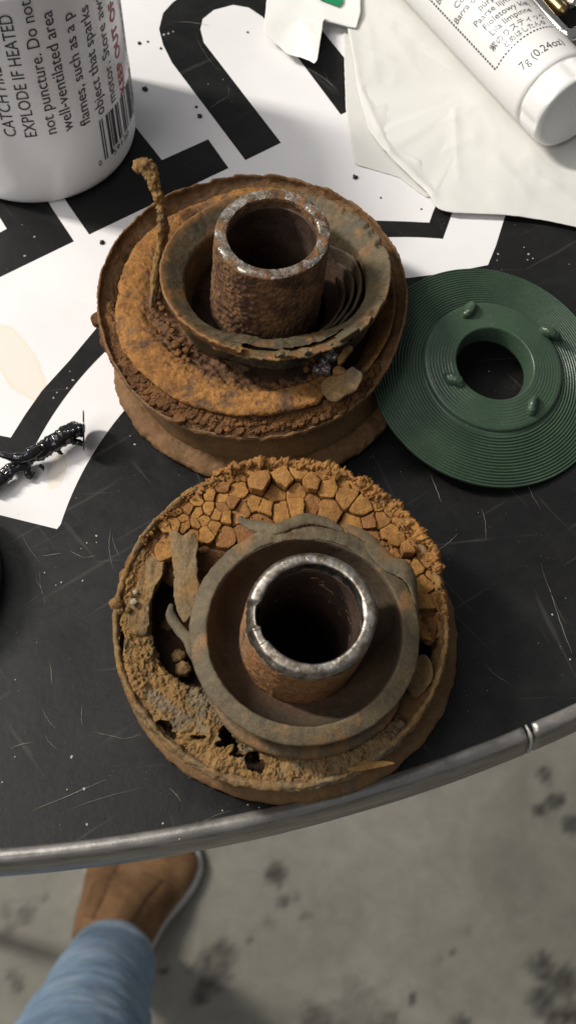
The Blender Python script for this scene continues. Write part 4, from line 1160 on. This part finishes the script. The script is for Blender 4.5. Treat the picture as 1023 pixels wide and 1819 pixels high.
# ------------------------------------------------------------------ green printed disc
def make_disc():
    n = np.array([.1685, -.1259, 1.0]); n /= np.linalg.norm(n)
    c = np.array([7.36, 5.2, 0.96])
    root = thing('green_disc', 'dark green ridged plastic disc with a round hole leaning on the rusty mount', 'plastic disc', c)
    root.rotation_mode = 'QUATERNION'
    root.rotation_quaternion = Vector((0, 0, 1)).rotation_difference(Vector(n))
    steps = 17
    prof = [(2.2, -0.12), (4.42, -0.12), (4.48, -0.04)]
    rs = np.linspace(4.48, 2.62, steps + 1)
    zs = np.linspace(0.05, 0.42, steps + 1)
    for i in range(steps):
        prof += [(rs[i], zs[i] - 0.005), (rs[i] - 0.012, zs[i] + 0.048), (rs[i + 1] + 0.05, zs[i] + 0.040), (rs[i + 1] + 0.012, zs[i] - 0.012)]
    prof += [(2.58, 0.45), (2.2, 0.45)]
    lathe('ridged_plate', prof, M['green'], root, nth=300, ns=420, noise=[N(0.006, 1.2, 2, 3), N(0.004, 7, 2, 4)], smooth_it=1)
    prof = [(2.25, 0.2), (2.63, 0.2), (2.64, 0.40), (2.60, 0.55), (2.5, 0.60)]
    rs = np.linspace(2.45, 1.55, 9)
    for i in range(8):
        prof += [(rs[i], 0.60 + i * .018), (rs[i] - .008, 0.615 + i * .018), (rs[i + 1] + .02, .615 + i * .018)]
    prof += [(1.5, 0.76), (1.44, 0.72), (1.36, 0.40), (1.30, -0.10), (1.5, -0.10), (2.25, 0.0)]
    hub_c = at(882, 641, 1.6) - c
    lathe('raised_ring', prof, M['green'], root, center=(0.02, 0.12), nth=260, ns=300, noise=[N(0.008, 1.2, 2, 3), N(0.004, 8, 2, 4)], smooth_it=1)
    Rq = np.array(root.rotation_quaternion.to_matrix())
    for (x, y, h, s) in ((832, 556, .16, 1.0), (972, 594, .13, 1.0), (808, 678, .22, 1.0), (943, 718, .12, 1.0)):
        o = Rq.T @ (CAM - c); d = Rq.T @ ray(x, y)
        p = o + d * ((0.62 - o[2]) / d[2])
        a = math.atan2(p[1] - .12, p[0] - .1)
        e = np.array([math.cos(a), math.sin(a), 0])
        t = np.array([-math.sin(a), math.cos(a), 0])
        sweep('lug', [p + e * .34 - t * .28 + [0, 0, -.16], p + e * .20 - t * .15 + [0, 0, h * .25], p + e * .05 + [0, 0, h * .62], p - e * .04 + t * .12 + [0, 0, h * .35], p - e * .02 + t * .26 + [0, 0, -.2]], [.16, .26, .27, .24, .16], [.12, .18, .19, .17, .12], M['green'], root, n=50, ns=20,
              up=(e[0], e[1], 0.3), noise=[N(.03, 4, 3, x), lambda P, T: .014 * np.sin(P[..., 2] * 55)])
make_disc()

# ------------------------------------------------------------------ spray can
CANC, CANR = np.array([-10.32, 18.06]), 4.03
can = thing('spray_can', 'white spray can printed with black and red warning text and barcode', 'spray can', (CANC[0], CANC[1], 0))
def can_px(px, py, R=CANR):
    o = CAM - np.array([CANC[0], CANC[1], 0]); d = ray(px, py)
    a, b, c = d[0] ** 2 + d[1] ** 2, 2 * (o[0] * d[0] + o[1] * d[1]), o[0] ** 2 + o[1] ** 2 - R * R
    q = b * b - 4 * a * c
    t = (-b - math.sqrt(max(q, 0))) / (2 * a)
    p = o + d * t
    return math.atan2(p[0], -p[1]), p[2]

def text_verts(s, size, ext=0.0, xs=1.0, bold=0.0, spacing=1.0):
    cu = bpy.data.curves.new('text', 'FONT')
    cu.body = s
    cu.size = size
    cu.resolution_u = 3
    cu.offset = bold
    cu.space_character = spacing
    ob = bpy.data.objects.new('text', cu)
    SC.collection.objects.link(ob)
    bpy.context.view_layer.update()
    me = bpy.data.meshes.new_from_object(ob)
    bpy.data.objects.remove(ob)
    V = np.zeros(len(me.vertices) * 3, np.float32)
    me.vertices.foreach_get('co', V)
    V = V.reshape(-1, 3).astype(float)
    V[:, 0] *= xs
    Fc = [tuple(p.vertices) for p in me.polygons]
    bpy.data.meshes.remove(me)
    return V, Fc

def can_text(s, size, start, mat, xs=0.85, bold=0.0, lift=0.02, upright=False):
    V, Fc = text_verts(s, size, xs=xs, bold=bold)
    ph0, z0 = can_px(*start)
    R = CANR + lift
    if upright:
        ph, z = ph0 + V[:, 0] / R, z0 + V[:, 1]
    else:
        ph, z = ph0 - V[:, 1] / R, z0 + V[:, 0]
    P = np.c_[R * np.sin(ph), -R * np.cos(ph), z]
    return mesh('warning_text', P, Fc, mat, can, smooth=False)

def make_can():
    lathe('can_body', [(0.3, 0.12), (3.2, 0.10), (3.6, 0.0), (3.85, 0.08), (3.99, 0.30), (4.03, 0.7), (4.03, 3), (4.03, 6), (4.03, 10.2), (3.9, 10.5), (0.3, 10.6)], M['can'], can, nth=200, ns=400, smooth_it=2)
    lathe('can_dome', [(0.3, 10.3), (3.85, 10.4), (3.5, 10.8), (2.6, 11.2), (1.4, 11.4), (0.3, 11.4)], M['chrome'], can, nth=80, ns=60)
    lathe('nozzle', [(0.05, 11.3), (0.6, 11.3), (0.6, 12.2), (0.5, 12.4), (0.05, 12.4)], M['can'], can, nth=40, ns=40)
    sz = 0.66
    can_text('CATCH FIRE', sz, (31, 243), M['ink'], .96)
    can_text('EXPLODE IF HEATED', sz, (67, 243), M['ink'], .96)
    can_text('not puncture. Do not', sz, (102, 237), M['ink'], 1.10)
    can_text('well-ventilated area', sz, (131, 229), M['ink'], 1.10)
    can_text('flames, such as a p', sz, (161, 217), M['ink'], 1.10)
    can_text('object that sparks', sz, (186, 199), M['ink'], 1.10)
    can_text('motor. Store awa', sz, (206, 177), M['ink'], 1.10)
    can_text('KEEP OUT OF', sz, (222, 157), M['ink_red'], 1.1, bold=0.012)
    # barcode
    V, Fc = [], []
    R = CANR + 0.02
    ph0, zb = can_px(187, 284)
    _, zt = can_px(178, 213)
    _, zb2 = can_px(199, 273)
    zlong, zshort = zb, zb + 0.28
    pat = [1, 1, 1, 3, 2, 1, 1, 1, 3, 2, 2, 1, 1, 3, 1, 1, 2, 2, 1, 3, 1, 1, 3, 1, 2, 2, 1, 1, 1, 1, 2, 1, 3, 1, 1, 2, 1, 3, 2, 1]
    u, wunit = 0.0, 0.062
    for i, k in enumerate(pat):
        if i % 2 == 0:
            a0, a1 = ph0 + u / R, ph0 + (u + k * wunit) / R
            z0 = zlong if i in (0, 2, 4, 26, 28) else zshort
            n0 = len(V)
            for a in (a0, a1):
                V += [(R * math.sin(a), -R * math.cos(a), z0), (R * math.sin(a), -R * math.cos(a), zt)]
            Fc.append((n0, n0 + 2, n0 + 3, n0 + 1))
        u += k * wunit
    mesh('barcode', V, Fc, M['ink'], can, smooth=False)
    can_text('0', .42, (176, 296), M['ink'], .9, upright=True)
    can_text('59130', .42, (201, 276), M['ink'], 1.25, upright=True)
    # rows of very small print after the red line
    for k, (x, y) in enumerate(((229, 128), (233, 122), (236, 114))):
        V, Fc = [], []
        ph0, z0 = can_px(x, y)
        z = z0
        r = np.random.default_rng(k)
        while z < z0 + 5:
            l = r.uniform(.1, .4)
            n0 = len(V)
            for a in (ph0 - .09 / R, ph0 + .03 / R):
                V += [(R * math.sin(a), -R * math.cos(a), z), (R * math.sin(a), -R * math.cos(a), z + l)]
            Fc.append((n0, n0 + 2, n0 + 3, n0 + 1))
            z += l + .09
        mesh('small_print', V, Fc, M['ink_soft'], can, smooth=False)
make_can()

# ------------------------------------------------------------------ paper under the glue stick
def make_paper():
    root = thing('paper_sheet', 'creased white folded paper lying under the glue stick', 'paper', (0, 0, 0))
    low = [(604, -120), (606, 0), (610, 60), (612, 140), (614, 200), (628, 285), (632, 292), (668, 302), (700, 311), (712, 316), (735, 335), (760, 352), (764, 345), (830, 300), (900, 200), (900, -120)]
    c = at(760, 150)
    folds = [((612, 20), (640, 170), .10, .22), ((640, 170), (690, 280), .14, .20), ((690, 280), (768, 352), .16, .22), ((668, 250), (800, 225), .10, .45), ((700, 150), (668, 250), .08, .4), ((735, 300), (840, 255), .08, .35),
             ((805, 205), (812, 330), .07, .22), ((850, 330), (1010, 345), .10, .40), ((690, 60), (760, 170), .09, .6), ((880, 290), (930, 350), .07, .3), ((655, 60), (670, 170), .06, .35), ((720, 260), (745, 310), .05, .3), ((628, 90), (700, 120), .05, .15), ((668, 255), (745, 300), .09, .12), ((950, 320), (1023, 370), .05, .3)]
    folds = [(at(*p)[:2], at(*q)[:2], h, wd) for p, q, h, wd in folds]
    def wr(s, a, f, use=True):
        def g(x, y):
            P = np.stack([x, y, np.zeros_like(x)], -1)
            z = 0.8 * a * fbm(P, f * .7, 3, s + 1) + 0.10 * a * (1 - np.abs(fbm(P, f * 2, 2, s)) * 2).clip(0, 1)
            if use:
                Q = P[..., :2]
                for p, q, h, wd in folds:
                    d = q - p
                    t = np.clip(((Q - p) @ d) / (d @ d), 0, 1)
                    e = np.linalg.norm(Q - p - t[..., None] * d, axis=-1)
                    z = z + 0.75 * h * np.exp(-((e / wd) ** 2 + 0.02) ** 0.5)
            return z
        return g
    A = np.array([at(x, y, .09) for x, y in low])
    slab('under_fold', A, .09, 0.05, M['paper'], root, nb=260, rings=40, bevel=0.03, rough=0.0, jag=0.04, top=wr(3, .08, .5, False), center=np.r_[at(760, 150, .12)], seed=1)
    up = [(600, -120), (608, 0), (618, 60), (628, 120), (634, 165), (646, 200), (655, 235), (668, 252), (690, 280), (725, 312), (752, 335), (766, 352), (775, 370), (800, 378), (830, 379), (890, 381), (960, 389), (1023, 402), (1120, 420), (1180, 300), (1180, -120)]
    A = np.array([at(x, y, .30) for x, y in up])
    slab('top_fold', A, .3, 0.04, M['paper'], root, nb=320, rings=60, bevel=0.03, rough=0.0, jag=0.03, top=wr(8, .16, .45), center=np.r_[at(880, 150, .22)], seed=4)
    # torn label scrap with a green corner
    root = thing('paper_scrap', 'torn white label scrap with curled corner and green printed edge', 'paper scrap', (0, 0, 0))
    sc = [(476, -60, .9), (474, 0, .8), (469, 40, .7), (468, 62, .6), (482, 69, .55), (496, 82, .5), (508, 95, .5), (522, 99, .5), (546, 105, .7), (562, 114, 1.0), (567, 84, .9), (572, 52, .75), (575, 34, .7), (585, 37, .6), (610, 46, .5), (640, 50, .5), (640, -60, .6)]
    A = np.array([at(x, y, z) for x, y, z in sc])
    pc = at(535, 40)
    slab('scrap', A, .6, 0.03, M['paper2'], root, nb=160, rings=30, bevel=0.02, rough=0.0, jag=0.03, top=wr(5, .10, .5, False), center=np.r_[at(535, 30, .62)], seed=4)
    G0 = np.array([at(x, y, z) for x, y, z in [(562, -1, .74), (585, 7, .70), (607, 15, .66), (612, -20, .68), (560, -20, .78)]])
    slab('green_edge', G0, .7, 0.03, M['green_ink'], root, nb=40, rings=5, bevel=0.01, rough=0, jag=0, top=lambda x, y: wr(5, .10, .5, False)(x, y) + .04)
make_paper()

# ------------------------------------------------------------------ glue stick
def make_stick():
    a = np.array([7.40, 23.50, 2.35]); b = np.array([11.36, 17.00, 2.30])
    ax = (b - a) / np.linalg.norm(b - a)
    L = np.linalg.norm(b - a)
    R = 1.80
    root = thing('glue_stick', 'white glue stick with dotted border and ribbed cap lying on the paper', 'glue stick', b)
    e1 = np.cross(ax, [0, 0, 1.0]); e1 /= np.linalg.norm(e1)     # sideways
    e2 = np.cross(e1, ax)                                        # up
    if e2[2] < 0: e1, e2 = -e1, -e2
    # local frame: s along axis measured from the cap end backwards, angle from 'up' towards e1
    def P3(s, r, ang):
        s, r, ang = np.broadcast_arrays(s, r, ang)
        return -ax * s[..., None] + e2 * (r * np.cos(ang))[..., None] + e1 * (r * np.sin(ang))[..., None]
    def px2(px, py):
        o = CAM - b; d = ray(px, py)
        oa, da = o - ax * (o @ ax), d - ax * (d @ ax)
        A, B, C_ = da @ da, 2 * oa @ da, oa @ oa - R * R
        t = (-B - math.sqrt(max(B * B - 4 * A * C_, 0))) / (2 * A)
        p = o + d * t
        return -(p @ ax), math.atan2(p @ e1, p @ e2)
    def rev(name, prof, mat, lobes=0, depth=0.0, n=160, ns=120):
        pr = resample(chaikin(prof, False, 2), ns, False)
        A = np.linspace(0, 2 * np.pi, n, endpoint=False)
        T, S = np.meshgrid(A, pr[:, 0], indexing='ij')
        r = np.repeat(pr[None, :, 1], n, 0)
        if lobes:
            k = np.abs(np.cos(T * lobes / 2)) ** 6
            inner = sstep(0.05, 0.3, S) * sstep(2.25, 2.1, S)
            r = r * (1 - depth * k * inner)
        X = P3(S, r, T)
        return mesh(name, X, grid_faces(n, ns, True, False), mat, root)
    s1, _ = px2(925, 186)
    CAPL = s1
    rev('cap', [(0.06, 0.02), (0.05, 1.3), (0.0, 1.52), (0.02, 1.68), (0.14, 1.77), (0.35, 1.79), (CAPL - .25, 1.80), (CAPL - .05, 1.79), (CAPL, 1.74), (CAPL, 0.2)], M['cap'], 8, 0.045)
    rev('collar', [(CAPL - 0.1, 1.6), (CAPL + .03, 1.70), (CAPL + .10, 1.70), (CAPL + .2, 1.6)], M['cap'])
    rev('barrel', [(CAPL + .07, 1.3), (CAPL + .07, 1.74), (CAPL + .12, 1.79), (CAPL + .3, 1.80), (9, 1.80), (15.5, 1.80), (15.7, 1.7), (15.7, 0.1)], M['stick'])
    def txt(s, size, start, mat, xs=1.0, bold=0.0, sp=1.0, flip=1):
        V, Fc = text_verts(s, size, xs=xs, bold=bold, spacing=sp)
        s0, a0 = px2(*start)
        rr = R + .012
        # reading direction runs up and right round the barrel, letter tops towards the far end
        sg = 1.0 if px2(start[0] + 12, start[1] - 12)[1] > a0 else -1.0
        X = P3(s0 + V[:, 1], np.full(len(V), rr), a0 + sg * V[:, 0] / rr)
        return mesh('print', X, Fc, mat, root, smooth=False)
    txt('7g (0.24oz)', .52, (928, 126), M['ink_soft'], .92)
    txt('とめはしたんゆ', .34, (897, 87), M['ink_soft'], .9)
    txt('紫のりスティック', .38, (875, 93), M['ink_soft'], .95)
    txt('Lila limpinne', .41, (874, 65), M['ink_soft'], 1.0)
    txt('Fioletowy klej', .41, (862, 55), M['ink_soft'], 1.0)
    txt('Paarse lijm', .41, (846, 50), M['ink_soft'], 1.0)
    txt('púrpura', .41, (852, 20), M['ink_soft'], 1.0)
    txt('Barra de', .41, (812, 45), M['ink_soft'], 1.0)
    txt('Cola', .41, (811, 17), M['ink_soft'], 1.0)
    txt('Ba', .41, (780, 10), M['ink_soft'], 1.0)
    # dotted border: one row along the barrel, one round it
    s0, a0 = px2(880, 124); s2, a2 = px2(760, 2); s3, a3 = px2(966, 41)
    V, Fc = [], []
    rr = R + .012
    def dash(s, a, ds, da):
        n0 = len(V)
        V.extend(P3(np.array([s - ds, s - ds, s + ds, s + ds]), np.full(4, rr), np.array([a - da, a + da, a + da, a - da])))
        Fc.append((n0, n0 + 1, n0 + 2, n0 + 3))
    sg = 1.0 if a3 > a0 else -1.0
    nrow = 62
    for i in range(nrow):
        dash(s0 + .16 * i + .07, a0, .05, .024)
    for i in range(20):
        dash(s0 - .0, a0 + sg * (.07 + .088 * i), .032, .026)
    mesh('dotted_border', V, Fc, M['ink_soft'], root, smooth=False)
make_stick()

# ------------------------------------------------------------------ metal clasp, top right
def make_clasp():
    p = lambda x, y, z: at(x, y, z)
    root = thing('metal_clasp', 'shiny chrome clasp with brass rods beside the glue stick', 'clasp', p(1010, 20, 0))
    o = p(1010, 20, 0)
    q = lambda x, y, z: p(x, y, z) - o
    tube('frame', [q(880, -75, 3.0), q(915, -40, 3.0), q(945, -4, 3.0), q(972, 28, 3.0), q(997, 55, 3.0), q(1003, 61, 3.0), q(1012, 63, 3.0), q(1030, 56, 3.0), q(1060, 44, 3.0)], [0.26] * 6, M['chrome'], root, n=90, ns=24)
    tube('frame_side', [q(868, -70, 2.4), q(905, -33, 2.4), q(938, 4, 2.4), q(964, 32, 2.4), q(991, 62, 2.4), q(1003, 72, 2.4), q(1020, 72, 2.4), q(1060, 58, 2.4)], [0.22] * 5, M['brass'], root, n=80, ns=20)
    for i, (dx, dy, m, rr) in enumerate(((20, -12, 'brass', .30), (42, -24, 'chrome', .28), (64, -36, 'brass', .28), (90, -46, 'chrome', .28))):
        tube('rod', [q(905 + dx, -50 + dy * .6, 2.7), q(940 + dx, -12 + dy * .6, 2.7), q(981 + dx, 34 + dy, 2.7)], [rr, rr, rr * .95], M[m], root, n=40, ns=20)
    slab('base_plate', [q(x, y, 1.6) for x, y in [(880, -90), (940, -10), (1000, 62), (1030, 66), (1120, 30), (1120, -120)]], 1.6, 0.25, M['rubber'], root, nb=60, rings=5, jag=0.0)
    slab('foot', [q(x, y, 1.35) for x, y in [(960, -60), (1000, 20), (1040, 50), (1110, 20), (1100, -90)]], 1.35, 1.2, M['rubber'], root, nb=60, rings=4, jag=0.0)
make_clasp()

# ------------------------------------------------------------------ glossy black strand
def make_strand():
    o = at(75, 800, 0)
    root = thing('plastic_strand', 'glossy black twisted plastic strand with flat round foot on white print', 'plastic strand', o)
    q = lambda x, y, z: at(x, y, z) - o
    drip = [N(.12, 1.6, 4, 3), lambda P, T: .012 * np.sin((P[..., 0] * .9 + P[..., 1] * .5) * 34 + 5 * fbm(P, 1.0, 2, 1)) * (0.4 + fbm(P, .8, 2, 4)), NC(.13, 2.0, 2), NF(.10, 2.2, 4, 5)]
    sweep('strand', [q(151, 768, .78), q(135, 764, .78), q(122, 768, .75), q(105, 781, .7), q(85, 794, .65), q(62, 808, .6), q(45, 818, .55), q(25, 832, .5), q(0, 852, .45), q(-25, 868, .4)],
          [.20, .34, .36, .32, .30, .28, .27, .26, .27, .26], [.20, .32, .32, .30, .28, .25, .23, .22, .22, .2], M['blackplastic'], root, n=170, ns=32, noise=drip)
    sweep('side_strand', [q(80, 792, .85), q(60, 805, .9), q(42, 812, .92), q(22, 812, .95), q(0, 807, 1.0), q(-30, 800, 1.05)], [.12, .20, .19, .13, .11, .11], [.1, .18, .17, .12, .1, .1], M['blackplastic'], root, n=110, ns=20,
          noise=[N(.03, 3, 3, 1), NF(.05, 2.5, 3, 5)])
    sweep('drip', [q(52, 828, .45), q(50, 838, .35), q(54, 846, .25), q(62, 838, .3)], [.08, .14, .12, .05], [.06, .1, .1, .04], M['blackplastic'], root, n=40, ns=14, noise=[N(.03, 5, 3, 2)])
    sweep('drip', [q(70, 826, .4), q(76, 830, .35), q(78, 836, .3)], [.08, .07, .03], [.06, .06, .03], M['blackplastic'], root, n=24, ns=12, noise=[N(.03, 5, 3, 4)])
    sweep('drip', [q(100, 796, .5), q(108, 804, .4), q(112, 806, .3)], [.10, .08, .04], [.08, .06, .03], M['blackplastic'], root, n=24, ns=12, noise=[N(.03, 5, 3, 5)])
    sweep('drip', [q(128, 784, .5), q(140, 786, .45), q(150, 790, .4)], [.12, .12, .08], [.1, .1, .08], M['blackplastic'], root, n=24, ns=14, noise=[N(.05, 5, 3, 6)])
    # flat round foot, standing almost edge-on to the viewer
    c = q(149, 765, .80)
    ax = np.array([.985, .08, -.12]); ax /= np.linalg.norm(ax)
    e1 = np.cross(ax, [0, 0, 1.0]); e1 /= np.linalg.norm(e1); e2 = np.cross(e1, ax)
    pr = resample(np.array([(-.03, .02), (-.03, .72), (0, .76), (.03, .72), (.03, .02)]), 24, False)
    A = np.linspace(0, 2 * np.pi, 64, endpoint=False)
    X = c + np.stack([ax * s + e1 * (r * math.cos(a)) + e2 * (r * math.sin(a)) for a in A for s, r in pr])
    mesh('foot', X, grid_faces(64, 24, True, False), M['blackplastic'], root)
make_strand()

# ------------------------------------------------------------------ roll at the left edge
def make_roll():
    p = at(6, 1035)
    c = (p[0] - 3.4, p[1], 0)
    root = thing('cardboard_roll', 'brown roll with black base at the left edge of the photo', 'roll', c)
    lathe('roll_body', [(1.2, 0.5), (3.3, 0.5), (3.3, 1.5), (3.2, 1.6), (1.3, 1.6), (1.2, 1.5)], M['cardboard'], root, nth=100, ns=60)
    lathe('base_ring', [(1.1, 0.03), (3.4, 0.03), (3.42, 0.3), (3.36, 0.52), (1.1, 0.52)], M['rubber'], root, nth=100, ns=40)
make_roll()

# ------------------------------------------------------------------ person: one leg below the table
def make_person():
    q = lambda x, y, z: at(x, y, z)
    base = q(210, 1640, FZ)
    root = thing('person', 'person standing at the table in blue jeans and brown suede shoe', 'person', base)
    # shoe: sections from heel to toe
    heel, toe = q(178, 1742, FZ) - base, q(285, 1462, FZ) - base
    d = toe - heel
    L = np.linalg.norm(d)
    u = d / L
    s = np.array([u[1], -u[0], 0])
    t = np.array([0, .04, .12, .25, .4, .55, .68, .8, .9, .96, 1.0])
    wl = np.array([.3, 3.6, 5.6, 6.4, 7.0, 8.2, 9.3, 9.4, 7.6, 5.0, .4]) * 1.02
    h = np.array([9, 14, 16, 17, 15, 11.5, 9.0, 7.6, 6.6, 5.6, 4.0])
    n = 80
    tt = np.linspace(0, 1, n)
    W_, H_ = np.interp(tt, t, wl), np.interp(tt, t, h)
    W_ = np.convolve(np.pad(W_, 3, 'edge'), np.ones(7) / 7, 'valid'); H_ = np.convolve(np.pad(H_, 3, 'edge'), np.ones(7) / 7, 'valid')
    ns = 40
    a = np.linspace(0, np.pi * 2, ns, endpoint=False)
    ca, sa = np.cos(a), np.sin(a)
    X = np.zeros((n, ns, 3))
    for i in range(n):
        up = np.where(sa > 0, sa ** 0.8 if False else np.abs(sa) ** 0.85, -np.abs(sa) * .12)
        X[i] = heel + u * (L * tt[i]) + s * (np.sign(ca) * np.abs(ca) ** .8)[:, None] * W_[i]
        X[i, :, 2] = heel[2] + 3.0 + up * (H_[i] - 3.0)
    X = X + fbm(X, .16, 4, 3)[..., None] * np.array([.3, .3, .55]) * 1.2
    shoe = mesh('shoe', X, grid_faces(n, ns, False, True)[:, ::-1], M['suede'], root)
    V = np.zeros((n, 8, 3))
    for i in range(n):
        ww = W_[i] + .1 + .5 * sstep(.42, .6, tt[i])
        for j, (k, z) in enumerate(((-1, .1), (-1, 1.8), (-.985, 3.0), (-.7, 3.2), (.7, 3.2), (.985, 3.0), (1, 1.8), (1, .1))):
            V[i, j] = heel + u * (L * (-.012 + 1.024 * tt[i])) + s * k * ww
            V[i, j, 2] = heel[2] + z
    mesh('sole', V, grid_faces(n, 8, False, True), M['sole'], shoe)
    def top(t0, q0, lift):
        i = min(n - 1, max(0, int(t0 * n)))
        up = 1.0 - abs(q0) ** 2.6
        return heel + u * (L * t0) + s * (W_[i] * q0) + np.array([0, 0, 3.0 + (H_[i] - 3.0) * up ** .5 + lift])
    for sg in (-1, 1):
        m_ = 24
        Vg = []
        for a_ in np.linspace(.22, .60, m_):
            qs = np.linspace(.20, .66, 9) * sg
            row = [top(a_, q_, .5 if 0 < k_ < 8 else -.2) for k_, q_ in enumerate(qs)]
            Vg.append(row)
        mesh('eyelet_flap', np.array(Vg), grid_faces(m_, 9, False, False), M['suede_dark'], shoe)
    # trouser leg
    path = [q(196, 1712, FZ + 24) - base, q(186, 1738, FZ + 34) - base, q(172, 1775, FZ + 46) - base, q(155, 1822, FZ + 60) - base, q(140, 1880, FZ + 76) - base, q(122, 1960, FZ + 92) - base, q(105, 2200, FZ + 118) - base, q(90, 2700, FZ + 145) - base]
    n, ns = 150, 72
    C_ = catmull(path, n)
    Tn = np.gradient(C_, axis=0); Tn /= np.linalg.norm(Tn, axis=1)[:, None]
    S = np.cross(Tn, [0, 1, 0]); S /= np.linalg.norm(S, axis=1)[:, None]
    Nn = np.cross(S, Tn)
    k = np.linspace(0, 1, n)
    R_ = np.interp(k, [0, .12, .4, .7, 1], [6.3, 6.5, 7.3, 8.2, 10.5])
    A = np.linspace(0, 2 * np.pi, ns, endpoint=False)
    def leg(rad, C2, S2, N2):
        return C2[:, None] + S2[:, None] * (np.cos(A)[None, :, None] * rad[:, None, None]) + N2[:, None] * (np.sin(A)[None, :, None] * rad[:, None, None])
    def wrinkle(X):
        f = fbm(X * np.array([.5, .5, 1.2]), .16, 3, 5)
        rd = (1 - np.abs(f) * 2.4).clip(0, 1) ** 2
        return 0.45 * rd + 1.0 * fbm(X, .07, 2, 2)
    outer = leg(R_, C_, S, Nn)
    dirv = outer - C_[:, None]; dirv /= np.linalg.norm(dirv, axis=2, keepdims=True)
    outer = outer + dirv * (wrinkle(outer) * (0.35 + .65 * sstep(0, .2, k))[:, None])[..., None]
    inner = outer - dirv * 0.6
    X = np.concatenate([inner[::-1], outer], 0)
    leg_o = mesh('trouser_leg', X, grid_faces(2 * n, ns, False, True), M['denim'], root)
    for dr_, rad_, mm in ((np.array([.75, -.1, .55]), .22, 'hem'), (np.array([.82, -.05, .45]), .30, 'suede_dark')):
        j_ = int(np.argmax((dirv[50] * dr_).sum(1)))
        if mm == 'hem':
            tube('side_seam', [outer[i_, j_] for i_ in range(2, 120, 9)], rad_, M['hem'], leg_o, n=90, ns=8)
        else:
            tube('side_fold', [outer[i_, j_] - dirv[i_, j_] * .1 for i_ in range(2, 120, 9)], rad_, M['denim'], leg_o, n=90, ns=8)
    for f_ in (10, 13):
        tube('hem_stitch', [outer[f_, j_] + dirv[f_, j_] * .05 for j_ in list(range(0, ns, 3)) + [0]], .12, M['hem'], leg_o, n=120, ns=6)
    m = 9
    hemX = np.concatenate([(outer[:m] - dirv[:m] * .9)[::-1], outer[:m] + dirv[:m] * .4 * np.array([.3, 1, 1, .9, .9, .9, 1, 1, 0])[:, None, None]], 0)
    mesh('hem', hemX, grid_faces(2 * m, ns, False, True), M['hem'], leg_o)
    # shin inside the trouser
    sweep('shin', [heel + u * L * .2 + np.array([0, 0, 8.0]), path[0], path[2], path[3]], [4.6, 4.6, 5.2, 5.6], [4.6, 4.6, 5.2, 5.6], M['lace'], root, n=30, ns=20)
make_person()
